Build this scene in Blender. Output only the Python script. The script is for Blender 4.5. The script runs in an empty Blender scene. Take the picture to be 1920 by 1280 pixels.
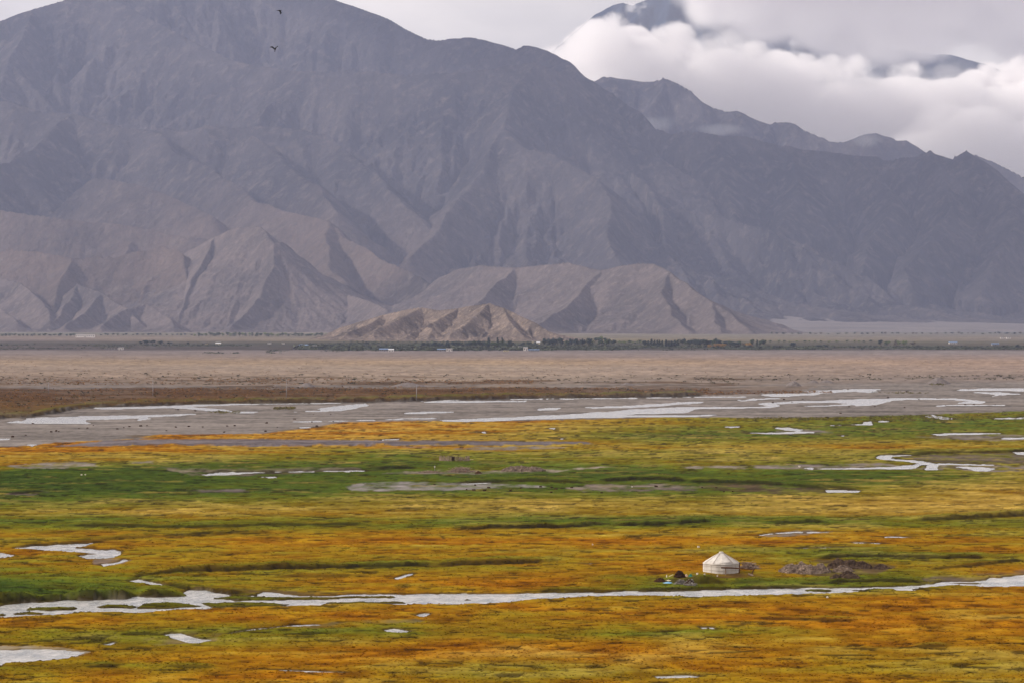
import bpy, bmesh, math, random
import numpy as np
from mathutils import Vector

# ------------------------------------------------------------------ camera, sky, sun, exposure
F = 5333.333          # focal length in photograph pixels (1920 wide), 100 mm on 36 mm
CH = 42.0             # camera height above the plain
HY = 600.0            # photograph row of the true horizon
S = bpy.context.scene
C = bpy.context.collection
cam_d = bpy.data.cameras.new('camera')
cam_d.sensor_width = 36.0
cam_d.lens = 100.0
cam_d.shift_y = -(640.0 - HY) / 1920.0
cam_d.clip_start = 1.0
cam_d.clip_end = 120000.0
cam = bpy.data.objects.new('camera', cam_d)
cam.location = (0, 0, CH)
cam.rotation_euler = (math.radians(90), 0, 0)
C.objects.link(cam)
S.camera = cam

SUN_EL, SUN_AZ = math.radians(31), math.radians(-98)      # azimuth from +Y towards +X
sun_dir = Vector((math.sin(SUN_AZ) * math.cos(SUN_EL), math.cos(SUN_AZ) * math.cos(SUN_EL), math.sin(SUN_EL)))
sl = bpy.data.lights.new('sun', 'SUN')
sl.energy = 5.0
sl.angle = math.radians(2.0)
sl.color = (1.0, 0.92, 0.80)
sun = bpy.data.objects.new('sun', sl)
sun.rotation_euler = sun_dir.to_track_quat('Z', 'Y').to_euler()
sun.location = sun_dir * 3000
C.objects.link(sun)

W = bpy.data.worlds.new('World')
S.world = W
W.use_nodes = True
nt = W.node_tree
nt.nodes.clear()
def N(nt, typ, **kw):
    n = nt.nodes.new(typ)
    for k, v in kw.items():
        if k in ('inp',):
            for a, b in v.items():
                n.inputs[a].default_value = b
        else:
            setattr(n, k, v)
    return n
out = N(nt, 'ShaderNodeOutputWorld')
bg = N(nt, 'ShaderNodeBackground', inp={'Strength': 0.1})
sky = N(nt, 'ShaderNodeTexSky', sky_type='NISHITA', sun_disc=False, sun_elevation=SUN_EL, sun_rotation=SUN_AZ, altitude=3000.0)
tc = N(nt, 'ShaderNodeTexCoord')
mp = N(nt, 'ShaderNodeMapping', inp={'Scale': (1.0, 1.0, 2.2), 'Location': (0.37, 0.21, 0.4)})
n1 = N(nt, 'ShaderNodeTexNoise', inp={'Scale': 7.0, 'Detail': 7.0, 'Roughness': 0.52, 'Distortion': 0.25})
cr = N(nt, 'ShaderNodeValToRGB')
cr.color_ramp.elements[0].position = 0.30
cr.color_ramp.elements[0].color = (5.6, 5.35, 5.5, 1)
cr.color_ramp.elements[1].position = 0.72
cr.color_ramp.elements[1].color = (12.2, 11.2, 10.5, 1)
n2 = N(nt, 'ShaderNodeTexNoise', inp={'Scale': 3.1, 'Detail': 5.0, 'Roughness': 0.55})
cov = N(nt, 'ShaderNodeMapRange', inp={'From Min': 0.60, 'From Max': 0.72, 'To Min': 1.0, 'To Max': 0.45})
mix = N(nt, 'ShaderNodeMixRGB')
L = nt.links.new
L(tc.outputs['Generated'], mp.inputs['Vector'])
L(mp.outputs[0], n1.inputs['Vector'])
L(mp.outputs[0], n2.inputs['Vector'])
L(n1.outputs['Fac'], cr.inputs[0])
L(n2.outputs['Fac'], cov.inputs['Value'])
L(cov.outputs[0], mix.inputs['Fac'])
L(sky.outputs[0], mix.inputs[1])
L(cr.outputs[0], mix.inputs[2])
L(mix.outputs[0], bg.inputs['Color'])
L(bg.outputs[0], out.inputs['Surface'])

S.view_settings.view_transform = 'Standard'
S.view_settings.look = 'None'
S.view_settings.exposure = 0.0
S.view_settings.gamma = 1.0
S.render.engine = 'CYCLES'
cy = S.cycles
cy.max_bounces = 12
cy.diffuse_bounces = 2
cy.glossy_bounces = 2
cy.volume_bounces = 10
cy.transparent_max_bounces = 8
cy.volume_step_rate = 0.5
cy.volume_max_steps = 256
cy.use_denoising = True
cy.use_adaptive_sampling = False
cy.sample_clamp_indirect = 4.0

rng = np.random.default_rng(7)
random.seed(7)

# ------------------------------------------------------------------ helpers
def gp(px, py, z=0.0):
    """photograph pixel on the plain -> world point"""
    Y = F * (CH - z) / (py - HY)
    return Vector(((px - 960.0) * Y / F, Y, z))
def at(px, py, Y):
    """photograph pixel at distance Y -> world point"""
    return Vector(((px - 960.0) * Y / F, Y, CH - (py - HY) * Y / F))

def hash2(ix, iy, seed):
    h = (ix.astype(np.int64) * 374761393 + iy.astype(np.int64) * 668265263 + seed * 1274126177) & 0xffffffff
    h = ((h ^ (h >> 13)) * 1274126177) & 0xffffffff
    h = ((h ^ (h >> 16)) * 2246822519) & 0xffffffff
    h = h ^ (h >> 15)
    return (h & 0xffffff).astype(np.float32) / np.float32(0xffffff)
def vnoise(x, y, seed=0):
    ix = np.floor(x); iy = np.floor(y)
    fx = (x - ix).astype(np.float32); fy = (y - iy).astype(np.float32)
    ix = ix.astype(np.int64); iy = iy.astype(np.int64)
    fx = fx * fx * fx * (fx * (fx * 6 - 15) + 10); fy = fy * fy * fy * (fy * (fy * 6 - 15) + 10)
    a = hash2(ix, iy, seed); b = hash2(ix + 1, iy, seed); c = hash2(ix, iy + 1, seed); d = hash2(ix + 1, iy + 1, seed)
    return (a + (b - a) * fx) * (1 - fy) + (c + (d - c) * fx) * fy
def fbm(x, y, oct=4, seed=0, gain=0.5):
    """-1..1"""
    s = 0.0; a = 1.0; t = 0.0
    c, sn = math.cos(0.6), math.sin(0.6)
    for o in range(oct):
        s = s + a * (vnoise(x, y, seed + 31 * o) * 2 - 1); t += a; a *= gain
        x, y = (x * c - y * sn) * 2.03 + 17.3, (x * sn + y * c) * 2.03 + 5.1
    return s / t
def sstep(a, b, x):
    t = np.clip((x - a) / (b - a), 0, 1)
    return t * t * (3 - 2 * t)
def lin(c):
    c = np.asarray(c, dtype=np.float64) / 255.0
    return np.where(c <= 0.04045, c / 12.92, ((c + 0.055) / 1.055) ** 2.4)

def mesh_obj(name, verts, faces, mat=None, parent=None, smooth=False, loc=None):
    me = bpy.data.meshes.new(name)
    me.from_pydata([tuple(v) for v in verts], [], faces)
    me.update()
    if smooth:
        me.polygons.foreach_set('use_smooth', [True] * len(me.polygons))
    o = bpy.data.objects.new(name, me)
    if mat: me.materials.append(mat)
    C.objects.link(o)
    if parent: o.parent = parent
    if loc is not None: o.location = loc
    return o
def grid_obj(name, P, mat, smooth=True, col=None, cyclic=False):
    """P: (rows, cols, 3) array -> grid mesh"""
    nr, nc = P.shape[:2]
    me = bpy.data.meshes.new(name)
    idx = np.arange(nr * nc, dtype=np.int32).reshape(nr, nc)
    q = np.stack([idx[:-1, :-1], idx[:-1, 1:], idx[1:, 1:], idx[1:, :-1]], -1).reshape(-1, 4)
    nf = len(q)
    me.vertices.add(nr * nc)
    me.vertices.foreach_set('co', P.reshape(-1).astype(np.float32))
    me.loops.add(nf * 4)
    me.loops.foreach_set('vertex_index', q.reshape(-1))
    me.polygons.add(nf)
    me.polygons.foreach_set('loop_start', np.arange(nf, dtype=np.int32) * 4)
    me.polygons.foreach_set('use_smooth', np.full(nf, smooth))
    me.update(calc_edges=True)
    if col is not None:
        for nm, arr in col.items():
            a = me.attributes.new(nm, 'FLOAT_COLOR', 'POINT')
            a.data.foreach_set('color', arr.reshape(-1).astype(np.float32))
    me.materials.append(mat)
    o = bpy.data.objects.new(name, me)
    C.objects.link(o)
    return o
def tag(o, label=None, cat=None, group=None, kind=None):
    if label: o['label'] = label
    if cat: o['category'] = cat
    if group: o['group'] = group
    if kind: o['kind'] = kind
    return o
def empty(name, loc=(0, 0, 0), rz=0.0):
    o = bpy.data.objects.new(name, None)
    o.location = loc; o.rotation_euler = (0, 0, rz); o.empty_display_size = 0.5
    C.objects.link(o)
    return o
def copy_tree(o, parent=None):
    c = o.copy(); C.objects.link(c); c.parent = parent
    for ch in list(o.children): copy_tree(ch, c)
    return c

def material(name, rough=0.9, spec=0.2):
    m = bpy.data.materials.new(name)
    m.use_nodes = True
    b = m.node_tree.nodes['Principled BSDF']
    b.inputs['Roughness'].default_value = rough
    b.inputs['Specular IOR Level'].default_value = spec
    return m, m.node_tree, b
def simple_mat(name, c1, c2=None, scale=3.0, rough=0.9, spec=0.2, bump=0.0, bscale=None, linear=False, stretch=(1, 1, 1)):
    m, t, b = material(name, rough, spec)
    c1 = tuple(c1 if linear else lin(c1)); c2 = tuple((c2 if linear else lin(c2))) if c2 is not None else tuple(x * 0.7 for x in c1)
    co = N(t, 'ShaderNodeTexCoord'); mpn = N(t, 'ShaderNodeMapping', inp={'Scale': stretch})
    no = N(t, 'ShaderNodeTexNoise', inp={'Scale': scale, 'Detail': 6.0, 'Roughness': 0.6})
    r = N(t, 'ShaderNodeValToRGB')
    r.color_ramp.elements[0].position = 0.32; r.color_ramp.elements[0].color = (*c2, 1)
    r.color_ramp.elements[1].position = 0.66; r.color_ramp.elements[1].color = (*c1, 1)
    l = t.links.new
    l(co.outputs['Object'], mpn.inputs['Vector']); l(mpn.outputs[0], no.inputs['Vector'])
    l(no.outputs['Fac'], r.inputs[0]); l(r.outputs[0], b.inputs['Base Color'])
    if bump:
        n3 = N(t, 'ShaderNodeTexNoise', inp={'Scale': bscale or scale * 2.5, 'Detail': 5.0})
        bp = N(t, 'ShaderNodeBump', inp={'Strength': 1.0, 'Distance': bump})
        l(mpn.outputs[0], n3.inputs['Vector']); l(n3.outputs['Fac'], bp.inputs['Height']); l(bp.outputs[0], b.inputs['Normal'])
    return m

# ------------------------------------------------------------------ the plain: traced features (photograph pixels, laid on the plain)
WATER = [
 # the main stream
 [(-80,1140),(0,1134),(40,1130),(90,1127),(150,1125),(240,1122.5),(262,1117.5),(300,1118.5),(352,1117),(347,1110),(360,1106),(385,1104.5),(402,1110),(430,1112.5),(432,1116),(484,1116.5),(480,1112),(495,1109),(520,1110),(532,1114),(560,1116),(640,1115.5),(700,1114),(840,1113),(1000,1112),(1100,1110),(1200,1108.5),(1300,1105.5),(1400,1104),(1470,1103),(1520,1101.5),(1560,1100.5),(1620,1099),(1700,1097.5),(1752,1094),(1760,1089),(1790,1090),(1825,1089),(1850,1087),(1870,1083),(1920,1078),(2000,1071),(2000,1096),(1920,1096.5),(1850,1099),(1800,1096.5),(1730,1100),(1700,1103.5),(1720,1104),(1712,1106),(1680,1106),(1675,1103),(1620,1105),(1590,1109),(1550,1113),(1480,1113.5),(1430,1116),(1380,1117),(1300,1117),(1200,1116),(1120,1117),(1060,1119),(1010,1122),(970,1125),(945,1129),(920,1131),(840,1132.5),(760,1133),(690,1131),(640,1131),(600,1134),(550,1136),(400,1139.5),(340,1141.5),(280,1147),(180,1147),(130,1150.5),(60,1153.5),(0,1157),(-80,1162)],
 # pond in the meadow on the left
 [(27,1027),(60,1023),(95,1021),(130,1020),(160,1018),(182,1018),(155,1023),(130,1024.5),(150,1027),(185,1030),(215,1028.5),(230,1033),(225,1041),(215,1045),(190,1047),(165,1047),(145,1042),(160,1038),(180,1037),(140,1034),(110,1032),(70,1029)],
 [(-20,1034),(0,1036),(25,1040),(15,1044),(-20,1046)],
 [(245,1090),(262,1085),(280,1089),(300,1093),(312,1099),(290,1097),(270,1092)],
 [(190,1057),(210,1054),(235,1048),(243,1050),(215,1057),(196,1062)],
 # pond at the lower left
 [(-80,1222),(0,1217),(50,1216),(110,1217),(150,1221),(162,1223),(150,1229),(130,1234),(90,1239),(40,1241),(10,1243),(0,1251),(-80,1262)],
 [(303,1189),(320,1186.5),(340,1187),(352,1191),(375,1196),(398,1199.5),(370,1205),(350,1203.5),(325,1196)],
 [(190,1207),(215,1203),(222,1205),(205,1209)],
 [(718,1180),(740,1178),(775,1183),(750,1187),(730,1185)],
 [(778,1153),(800,1148.5),(809,1150),(795,1156)],
 [(1232,1268.5),(1290,1265),(1322,1268),(1290,1272),(1240,1272.5)],
 [(740,1084),(755,1079),(775,1074),(777,1075.5),(760,1082),(748,1087)],
 [(1308,1175),(1336,1175.5),(1340,1178),(1316,1178.5)],
 # mid meadow
 [(377,889),(420,885),(480,884),(510,884),(470,886.5),(430,889.5),(390,890.8)],
 [(490,893),(520,892.4),(516,894.4),(500,894.6)],
 [(1545,919),(1560,916.8),(1612,919),(1608,922.3),(1550,922.3)],
 [(1645,857),(1655,853),(1700,852),(1720,853),(1680,854.5),(1672,858),(1690,861),(1725,863),(1760,868.5),(1860,869.5),(1875,872),(1780,870.5),(1762,871.5),(1756,879),(1738,880.5),(1733,878),(1748,869.5),(1732,870.5),(1710,877),(1690,878.4),(1560,878.4),(1510,878.4),(1600,876),(1680,874.5),(1715,871),(1728,868),(1700,864),(1660,861),(1648,859)],
 [(1784,874),(1840,874.6),(1862,877),(1846,882),(1830,882),(1820,878)],
 [(1902,847),(1990,846.5),(1990,851),(1905,851)],
 [(1505,876),(1523,875.5),(1518,879.5)],
 [(52,832),(73,832),(62,836)],
 [(-40,822),(0,821.5),(25,822),(0,824),(-40,824.5)],
 [(718,823.4),(745,821.2),(747,823),(722,825.2)],
 [(885,809.4),(910,808),(908,811)],[(1050,821.4),(1063,821.2),(1060,823)],[(1030,802),(1048,801.6),(1044,804)],
 [(1363,799.4),(1388,797.8),(1391,800),(1370,801)],
 [(1452,801.4),(1480,800.6),(1509,805),(1500,807),(1488,806.4),(1460,803.2)],
 [(1400,811.2),(1460,810),(1500,807.6),(1532,809.6),(1490,812.2),(1440,812.4)],
 [(1560,797),(1610,794.5),(1616,790),(1635,788.8),(1628,795.6),(1600,796)],
 [(1642,788.8),(1667,787.6),(1660,791)],
 [(1735,779),(1745,776.6),(1780,782.5),(1790,785),(1768,785.6),(1740,781)],
 [(1745,813.4),(1775,811),(1840,810.6),(1875,812),(1800,814.4),(1760,815.2)],
 [(1870,820.2),(1990,817),(1990,821),(1880,822.2)],
 [(1862,783.4),(1990,780.4),(1990,783),(1870,784.6)],
 [(1570,815),(1584,814.6),(1580,817)],
 # the braided river across the valley
 [(5,791),(35,788),(70,782),(110,781),(165,779),(250,778),(320,776),(345,775),(378,774.6),(345,778),(320,779),(270,781),(281,784),(262,787.6),(252,787),(262,783),(205,785),(155,786),(164,792),(160,793.6),(90,793.4),(40,792.4)],
 [(172,765.4),(185,763),(260,762),(320,760),(370,757),(640,754),(640,755.6),(490,757),(355,761),(390,765),(415,766),(440,771),(485,771),(480,773.4),(445,774),(430,771.4),(395,770),(355,766),(320,764),(250,765.4),(200,766)],
 [(540,771.4),(595,769),(602,764),(620,761),(690,755.6),(682,761),(664,765.4),(640,769.6),(600,770.8)],
 [(790,752),(860,748),(872,748.4),(840,751),(990,750.4),(980,752),(860,754),(795,754)],
 [(753,773.4),(790,771),(852,770.8),(845,772.4),(800,774),(760,774.8)],
 [(820,787),(870,784.4),(960,781),(1060,776),(1110,773),(1150,770),(1180,767),(1240,764),(1300,762),(1460,761.6),(1450,763.4),(1300,766),(1290,770),(1282,773),(1250,774),(1200,775),(1150,778),(1342,777),(1300,780.6),(1200,780.6),(1080,783),(980,785.4),(930,788.4),(860,789.6),(830,788.8)],
 [(1003,766.6),(1030,764),(1055,763.6),(1040,767),(1010,768.6)],
 [(1092,763),(1180,760),(1280,753),(1326,752.2),(1320,754.4),(1280,757),(1200,763),(1110,764.6)],
 [(1425,739.6),(1450,737),(1520,737),(1524,734.4),(1495,732.4),(1580,730),(1600,728.8),(1651,728.6),(1644,734),(1630,735.4),(1600,733),(1550,736),(1520,740),(1450,743)],
 [(1388,749.6),(1400,747),(1440,745),(1464,746),(1420,748),(1395,751.4)],
 [(1421,756.4),(1440,754),(1500,751),(1560,750),(1600,747.6),(1700,745.8),(1800,746.6),(1830,750),(1849,752),(1840,755.4),(1780,755.6),(1818,752),(1790,748.4),(1700,747.8),(1672,750),(1640,758),(1602,760.4),(1600,757),(1560,753.4),(1480,755),(1450,757),(1462,761),(1450,763.4),(1430,759)],
 [(1495,760.6),(1600,756.6),(1602,758.4),(1520,761.4)],
 [(1788,730.4),(1840,727.6),(1990,727),(1990,733.4),(1850,731.4),(1800,731.6)],
 [(1818,734),(1880,735),(1918,738),(1880,740),(1858,742.6),(1868,739),(1830,735.4)],
]
GRAVEL_CAMP = ((112,84,46), [(1300,1077),(1340,1075),(1390,1075),(1425,1077),(1430,1082),(1380,1084),(1310,1082)])
ISLANDS = [
 [(46,1142),(60,1139),(110,1137),(148,1138),(145,1142),(100,1143.5),(50,1143.4)],
 [(23,1149),(50,1146.6),(79,1147.6),(75,1150.4),(28,1151.4)],
 [(-20,1149.5),(13,1150.6),(6,1153.4),(-20,1154)],
 [(181,1136.5),(200,1132.8),(230,1132.6),(259,1136.6),(250,1139.4),(190,1139)],
 [(258,1138),(275,1130),(320,1128.6),(345,1130.6),(383,1137),(300,1140),(258,1140)],
 [(128,1150),(140,1147),(178,1145.6),(170,1148)],
 [(392,1120.4),(430,1116.8),(500,1117.6),(480,1121.4),(436,1123)],
 [(434,1124),(500,1119),(640,1117.8),(744,1117.2),(742,1120.2),(640,1122),(500,1125.6),(440,1125.6)],
 [(378,1131),(420,1128),(500,1129.6),(548,1133),(520,1136.4),(400,1139)],
 [(596,1131),(640,1128.4),(700,1127.6),(756,1127.6),(760,1130),(700,1131.4),(640,1133)],
 [(1508,1106),(1520,1104.2),(1540,1103.8),(1559,1105.8),(1555,1108),(1512,1108)],
 [(1588,1105),(1620,1103.2),(1660,1102.8),(1678,1104),(1640,1106),(1600,1106.6)],
 [(1780,1092),(1830,1091),(1850,1093),(1800,1094.6)],
 [(872,1124),(878,1121.6),(884,1124)],
]
WLINES = [  # thin runnels: (half width px, points)
 (0.8, [(425,1188),(470,1180),(540,1173),(600,1170)]),
 (0.6, [(476,1254),(540,1256),(640,1260)]),
 (0.8, [(1415,1004),(1450,999),(1512,996)]),
 (0.6, [(1500,998),(1562,996.6)]),
 (0.6, [(1495,1027.6),(1592,1025.6)]),
 (0.6, [(1603,1016.6),(1652,1018.4)]),
 (0.6, [(1655,1006),(1700,1006.4)]),
 (0.5, [(1090,1056),(1120,1055.6)]),
 (0.6, [(510,884),(600,882.6),(690,881.6)]),
 (0.5, [(840,906.4),(930,904.6)]),
 (0.6, [(540,790.4),(640,788),(700,786.4),(760,784.4),(835,783)]),
 (0.6, [(955,747.4),(1100,746.6),(1200,745.4),(1280,744),(1340,743.4),(1430,742.6)]),
 (0.6, [(1755,760.4),(1775,759),(1862,758.8),(1905,758)]),
 (0.5, [(560,801),(600,800)]),
 (0.5, [(640,1116),(840,1112)]),
]
GRAVEL = [   # (colour, polygon)
 ((148,139,134), [(-400,800),(-60,785),(0,784),(60,780.6),(130,768),(172,763),(300,758),(500,755.6),(700,752.6),(960,746),(1100,745),(1280,742),(1420,738),(1500,731),(1540,722),(1600,719),(1920,716),(2400,712),(2400,768),(1920,770),(1740,776.4),(1600,780),(1440,783),(1280,781),(1100,785),(930,789),(780,788),(640,791),(600,798),(520,806),(490,812),(300,814),(238,815),(242,819),(300,821),(240,823),(100,829),(40,836),(0,838),(-400,842)]),
 ((128,118,120), [(100,837),(190,826),(300,823),(500,822.6),(640,824.6),(900,826.6),(1100,828.6),(1112,832),(1000,834),(800,834.4),(500,836),(300,833.6),(180,836)]),
 ((150,140,134), [(10,872.6),(60,868),(140,865.6),(182,867),(178,873),(120,878),(40,877)]),
 ((150,143,140), [(650,913),(700,905),(800,902.6),(900,906.4),(1000,909),(1014,912),(920,915.4),(800,918.6),(660,919.6)]),
 ((150,140,132), [(845,841),(900,837),(1020,835.6),(1064,838.6),(960,843),(860,843.6)]),
 ((150,140,132), [(725,839),(760,836),(822,835),(800,838.6)]),
 ((160,146,134), [(720,887),(770,883),(810,881),(900,881.4),(960,882),(1060,880),(1100,875.6),(1150,874.6),(1080,881),(1040,886),(900,888.4),(800,888)]),
 ((110,97,86), [(1690,855),(1800,850),(1920,848),(2100,846),(2100,872),(1920,869.4),(1860,869),(1760,866),(1720,861)]),
 ((146,134,130), [(1280,873.6),(1560,870),(1650,867.6),(1692,871.6),(1690,878),(1500,879),(1280,877)]),
 ((146,134,130), [(1700,879),(1760,872),(1870,871.6),(2100,872),(2100,880),(1850,884),(1780,879)]),
 ((104,88,68), [(1290,911),(1400,908),(1540,916),(1612,920),(1600,923.6),(1450,924.6),(1340,919)]),
 ((140,126,116), [(1060,914),(1120,908),(1240,907),(1330,912),(1300,919),(1180,921),(1090,920)]),
 ((130,112,98), [(180,1049),(240,1046),(246,1052),(200,1063),(176,1060)]),
 ((128,112,72), [(255,1203),(300,1190),(345,1184),(420,1187),(405,1203),(340,1207),(290,1210)]),
 ((158,146,128), [(-80,1214),(0,1211),(110,1213),(172,1222),(150,1232),(60,1228),(-80,1226)]),
 ((104,84,52), [(430,1105),(520,1107),(700,1112),(760,1113),(640,1116),(520,1114),(440,1114)]),
 ((128,112,96), [(1700,1092),(1760,1080),(1850,1074),(1920,1068),(2000,1062),(2000,1078),(1900,1084),(1850,1092),(1760,1096)]),
 ((140,128,110), [(300,876),(420,880),(640,876),(690,881),(560,887),(440,892),(360,892)]),
 ((128,116,112), [(350,919),(440,917),(470,920),(400,923)]),
 ((118,104,98), [(10,926),(80,920),(94,922),(60,929)]),
 ((150,140,134), [(245,866),(290,864),(286,868),(252,869)]),
 ((132,122,112), [(1420,1005),(1450,997),(1520,994),(1560,998),(1500,1003),(1440,1007)]),
 ((134,118,78), [(640,1164),(780,1160),(800,1166),(700,1170),(560,1180),(540,1176)]),
 ((146,134,130), [(1480,804),(1540,806),(1560,811),(1460,814),(1430,812)]),
 ((146,134,130), [(1700,818),(1870,816),(2000,814),(2000,824),(1860,826),(1760,822)]),
]
BANKS = [   # (height m, reach behind px, soil 0..1, points): ground behind the line stands higher; dark strip mixes peat and painted shade
 (0.42, 14, 0.9, [(232,1086),(255,1080),(275,1077.5),(300,1074),(400,1069),(500,1066.6),(640,1063.4),(800,1060),(960,1055),(1060,1051.6)]),
 (0.75, 16, 0.85, [(-60,1134),(0,1131),(40,1128.5),(78,1126),(82,1124.6),(150,1124),(240,1121.6),(262,1117)]),
 (0.6, 10, 0.8, [(248,1120),(262,1117),(300,1117.4),(352,1116)]),
 (0.45, 9, 0.9, [(300,1093),(325,1101),(360,1105),(402,1109),(432,1113),(470,1112)]),
 (0.25, 6, 0.6, [(20,1027),(60,1022.4),(130,1018),(200,1011),(300,1005),(440,999),(520,998)]),
 (0.25, 8, 0.8, [(95,987),(220,984),(300,989),(400,986),(520,984),(640,983),(700,980)]),
 (0.4, 9, 0.95, [(845,991.5),(900,990),(1000,988.6),(1090,987),(1120,983),(1200,984.4),(1290,979),(1345,975)]),
 (0.3, 8, 0.8, [(1420,978),(1500,979),(1560,976)]),
 (0.4, 10, 0.85, [(1700,976),(1760,973.6),(1830,970.6),(1930,965),(2000,963)]),
 (0.45, 6, 1.0, [(1118,901),(1180,898.6),(1230,898),(1300,899.6)]),
 (0.3, 5, 0.8, [(845,905),(930,901.6),(1000,900.6),(1110,904)]),
 (0.5, 5, 1.0, [(675,878.4),(720,878),(770,876.6),(795,875.6)]),
 (0.35, 6, 0.85, [(1280,900.6),(1350,903),(1420,906),(1560,914),(1615,918.4)]),
 (0.28, 7, 0.9, [(1520,1045),(1600,1042),(1700,1044),(1860,1047)]),
 (0.25, 7, 0.8, [(1730,1068),(1800,1062.6),(1870,1056),(1930,1050)]),
 (0.28, 6, 0.9, [(1540,1092),(1580,1091),(1640,1088.6),(1720,1092),(1740,1093)]),
 (0.5, 9, 0.7, [(1225,1089),(1270,1091),(1330,1092),(1400,1093.6),(1450,1093)]),
 (0.3, 5, 0.7, [(350,881),(480,885),(640,881),(700,878.6)]),
 (0.35, 6, 0.8, [(1640,853),(1700,851),(1760,849),(1860,846),(2000,842)]),
 (0.2, 6, 0.8, [(0,926),(60,922),(95,919)]),
 (0.14, 5, 0.8, [(1000,1106.5),(1100,1108.4),(1200,1106.6),(1300,1104),(1400,1102.4),(1520,1099.6)]),
 (0.18, 6, 0.7, [(300,1247),(340,1251),(420,1252)]),
 (0.16, 6, 0.8, [(150,1248),(180,1250),(230,1249)]),
 (0.2, 5, 0.6, [(0,1166),(60,1163),(130,1160)]),
 (0.22, 6, 0.6, [(870,1161),(880,1165),(885,1168)]),
 (0.2, 5, 0.8, [(1395,1159.5),(1500,1162),(1620,1165)]),
 (0.2, 6, 0.8, [(1700,1213),(1740,1211),(1790,1213)]),
 (0.2, 6, 0.5, [(500,1081),(560,1080),(700,1081)]),
 (0.45, 4, 0.0, [(180,832),(240,832),(300,833),(500,835),(640,834.4),(760,834)]),
 (0.35, 4, 0.0, [(760,833.4),(900,832.6),(1050,831.6),(1115,831)]),
 (0.9, 14, 0.75, [(-60,784.6),(0,783),(60,780),(130,767.6),(172,762.4),(300,757.4),(500,755),(700,752),(960,745.4),(1100,744.4),(1280,741.4),(1330,740)]),
]
GRAVEL.append(GRAVEL_CAMP)
GRAVEL.append(((120,96,60), [(1215,1086),(1260,1082),(1310,1084),(1312,1092),(1260,1094),(1220,1092)]))
GRAVEL.append(((116,96,66), [(1455,1072),(1480,1054),(1560,1050),(1640,1052),(1675,1062),(1640,1076),(1560,1080)]))
# grass tint 0 rust .25 orange .45 ochre .65 olive .85 green 1 dark green
TCOLS = np.array([0,320,640,960,1280,1600,1920], float)
TROWS = [
 (1300,[.35,.3,.3,.45,.4,.35,.3]),(1270,[.42,.3,.25,.5,.45,.42,.35]),(1250,[.6,.5,.35,.52,.42,.5,.4]),(1225,[.5,.4,.3,.3,.32,.4,.32]),(1205,[.45,.6,.45,.3,.36,.36,.36]),
 (1188,[.4,.58,.66,.55,.66,.4,.42]),(1165,[.32,.42,.5,.5,.3,.22,.3]),(1142,[.45,.35,.3,.24,.35,.36,.34]),(1118,[.95,.75,.4,.35,.5,.35,.35]),(1100,[.95,.6,.4,.35,.75,.75,.35]),
 (1085,[.78,.55,.35,.35,.75,.75,.35]),(1062,[.5,.55,.6,.5,.42,.5,.4]),(1042,[.45,.45,.45,.38,.38,.72,.55]),(1015,[.4,.4,.33,.33,.33,.3,.45]),(997,[.5,.45,.45,.38,.4,.35,.5]),
 (982,[.78,.72,.72,.84,.82,.74,.7]),(962,[.6,.5,.55,.58,.6,.58,.58]),(940,[.82,.75,.66,.6,.65,.56,.54]),(920,[.95,.95,.88,.84,.88,.72,.5]),(905,[1,.95,.85,.86,.9,.94,.66]),
 (885,[.94,.96,.95,.86,.9,.88,.66]),(868,[.5,.76,.86,.76,.66,.72,.7]),(850,[.4,.46,.66,.68,.64,.68,.74]),(838,[.25,.33,.35,.45,.5,.4,.5]),(815,[.3,.3,.33,.55,.9,.85,.7]),(795,[.3,.25,.25,.36,.6,.78,.8]),(775,[.3,.25,.25,.35,.5,.7,.7]),
]
STRAW = [(1300,[.05,.05,.05,.0,.05,.05,.05]),(1222,[.0,.1,.2,.35,.35,.2,.2]),(1190,[0,.1,.05,.1,.0,.1,.2]),(1140,[0,0,0,0,.1,.1,.2]),(1000,[0,.05,.05,.05,.1,.1,.1]),(975,[.05,.1,.1,.1,.1,.2,.2]),(960,[.3,.5,.4,.4,.4,.55,.5]),(940,[.1,.3,.35,.5,.4,.6,.6]),(920,[0,.05,.1,.1,.1,.3,.45]),(885,[0,0,.05,.05,.1,.1,.4]),(860,[.3,.3,.1,.2,.3,.3,.2]),(830,[.2,.2,.3,.3,.2,.3,.2]),(800,[.3,.4,.4,.3,.2,.1,.1]),(775,[.2,.2,.2,.2,.1,.1,.1])]
GRAMP = np.array([0,.25,.45,.65,.85,1.0])
GCOL = np.array([lin((146,80,16)),lin((186,122,20)),lin((168,130,26)),lin((130,122,28)),lin((98,114,36)),lin((66,84,28))])
STRAWC = lin((222,178,92))
SOIL_SHADE = lin((36,28,18))  # peat colour, also used for the shade painted under banks
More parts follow.
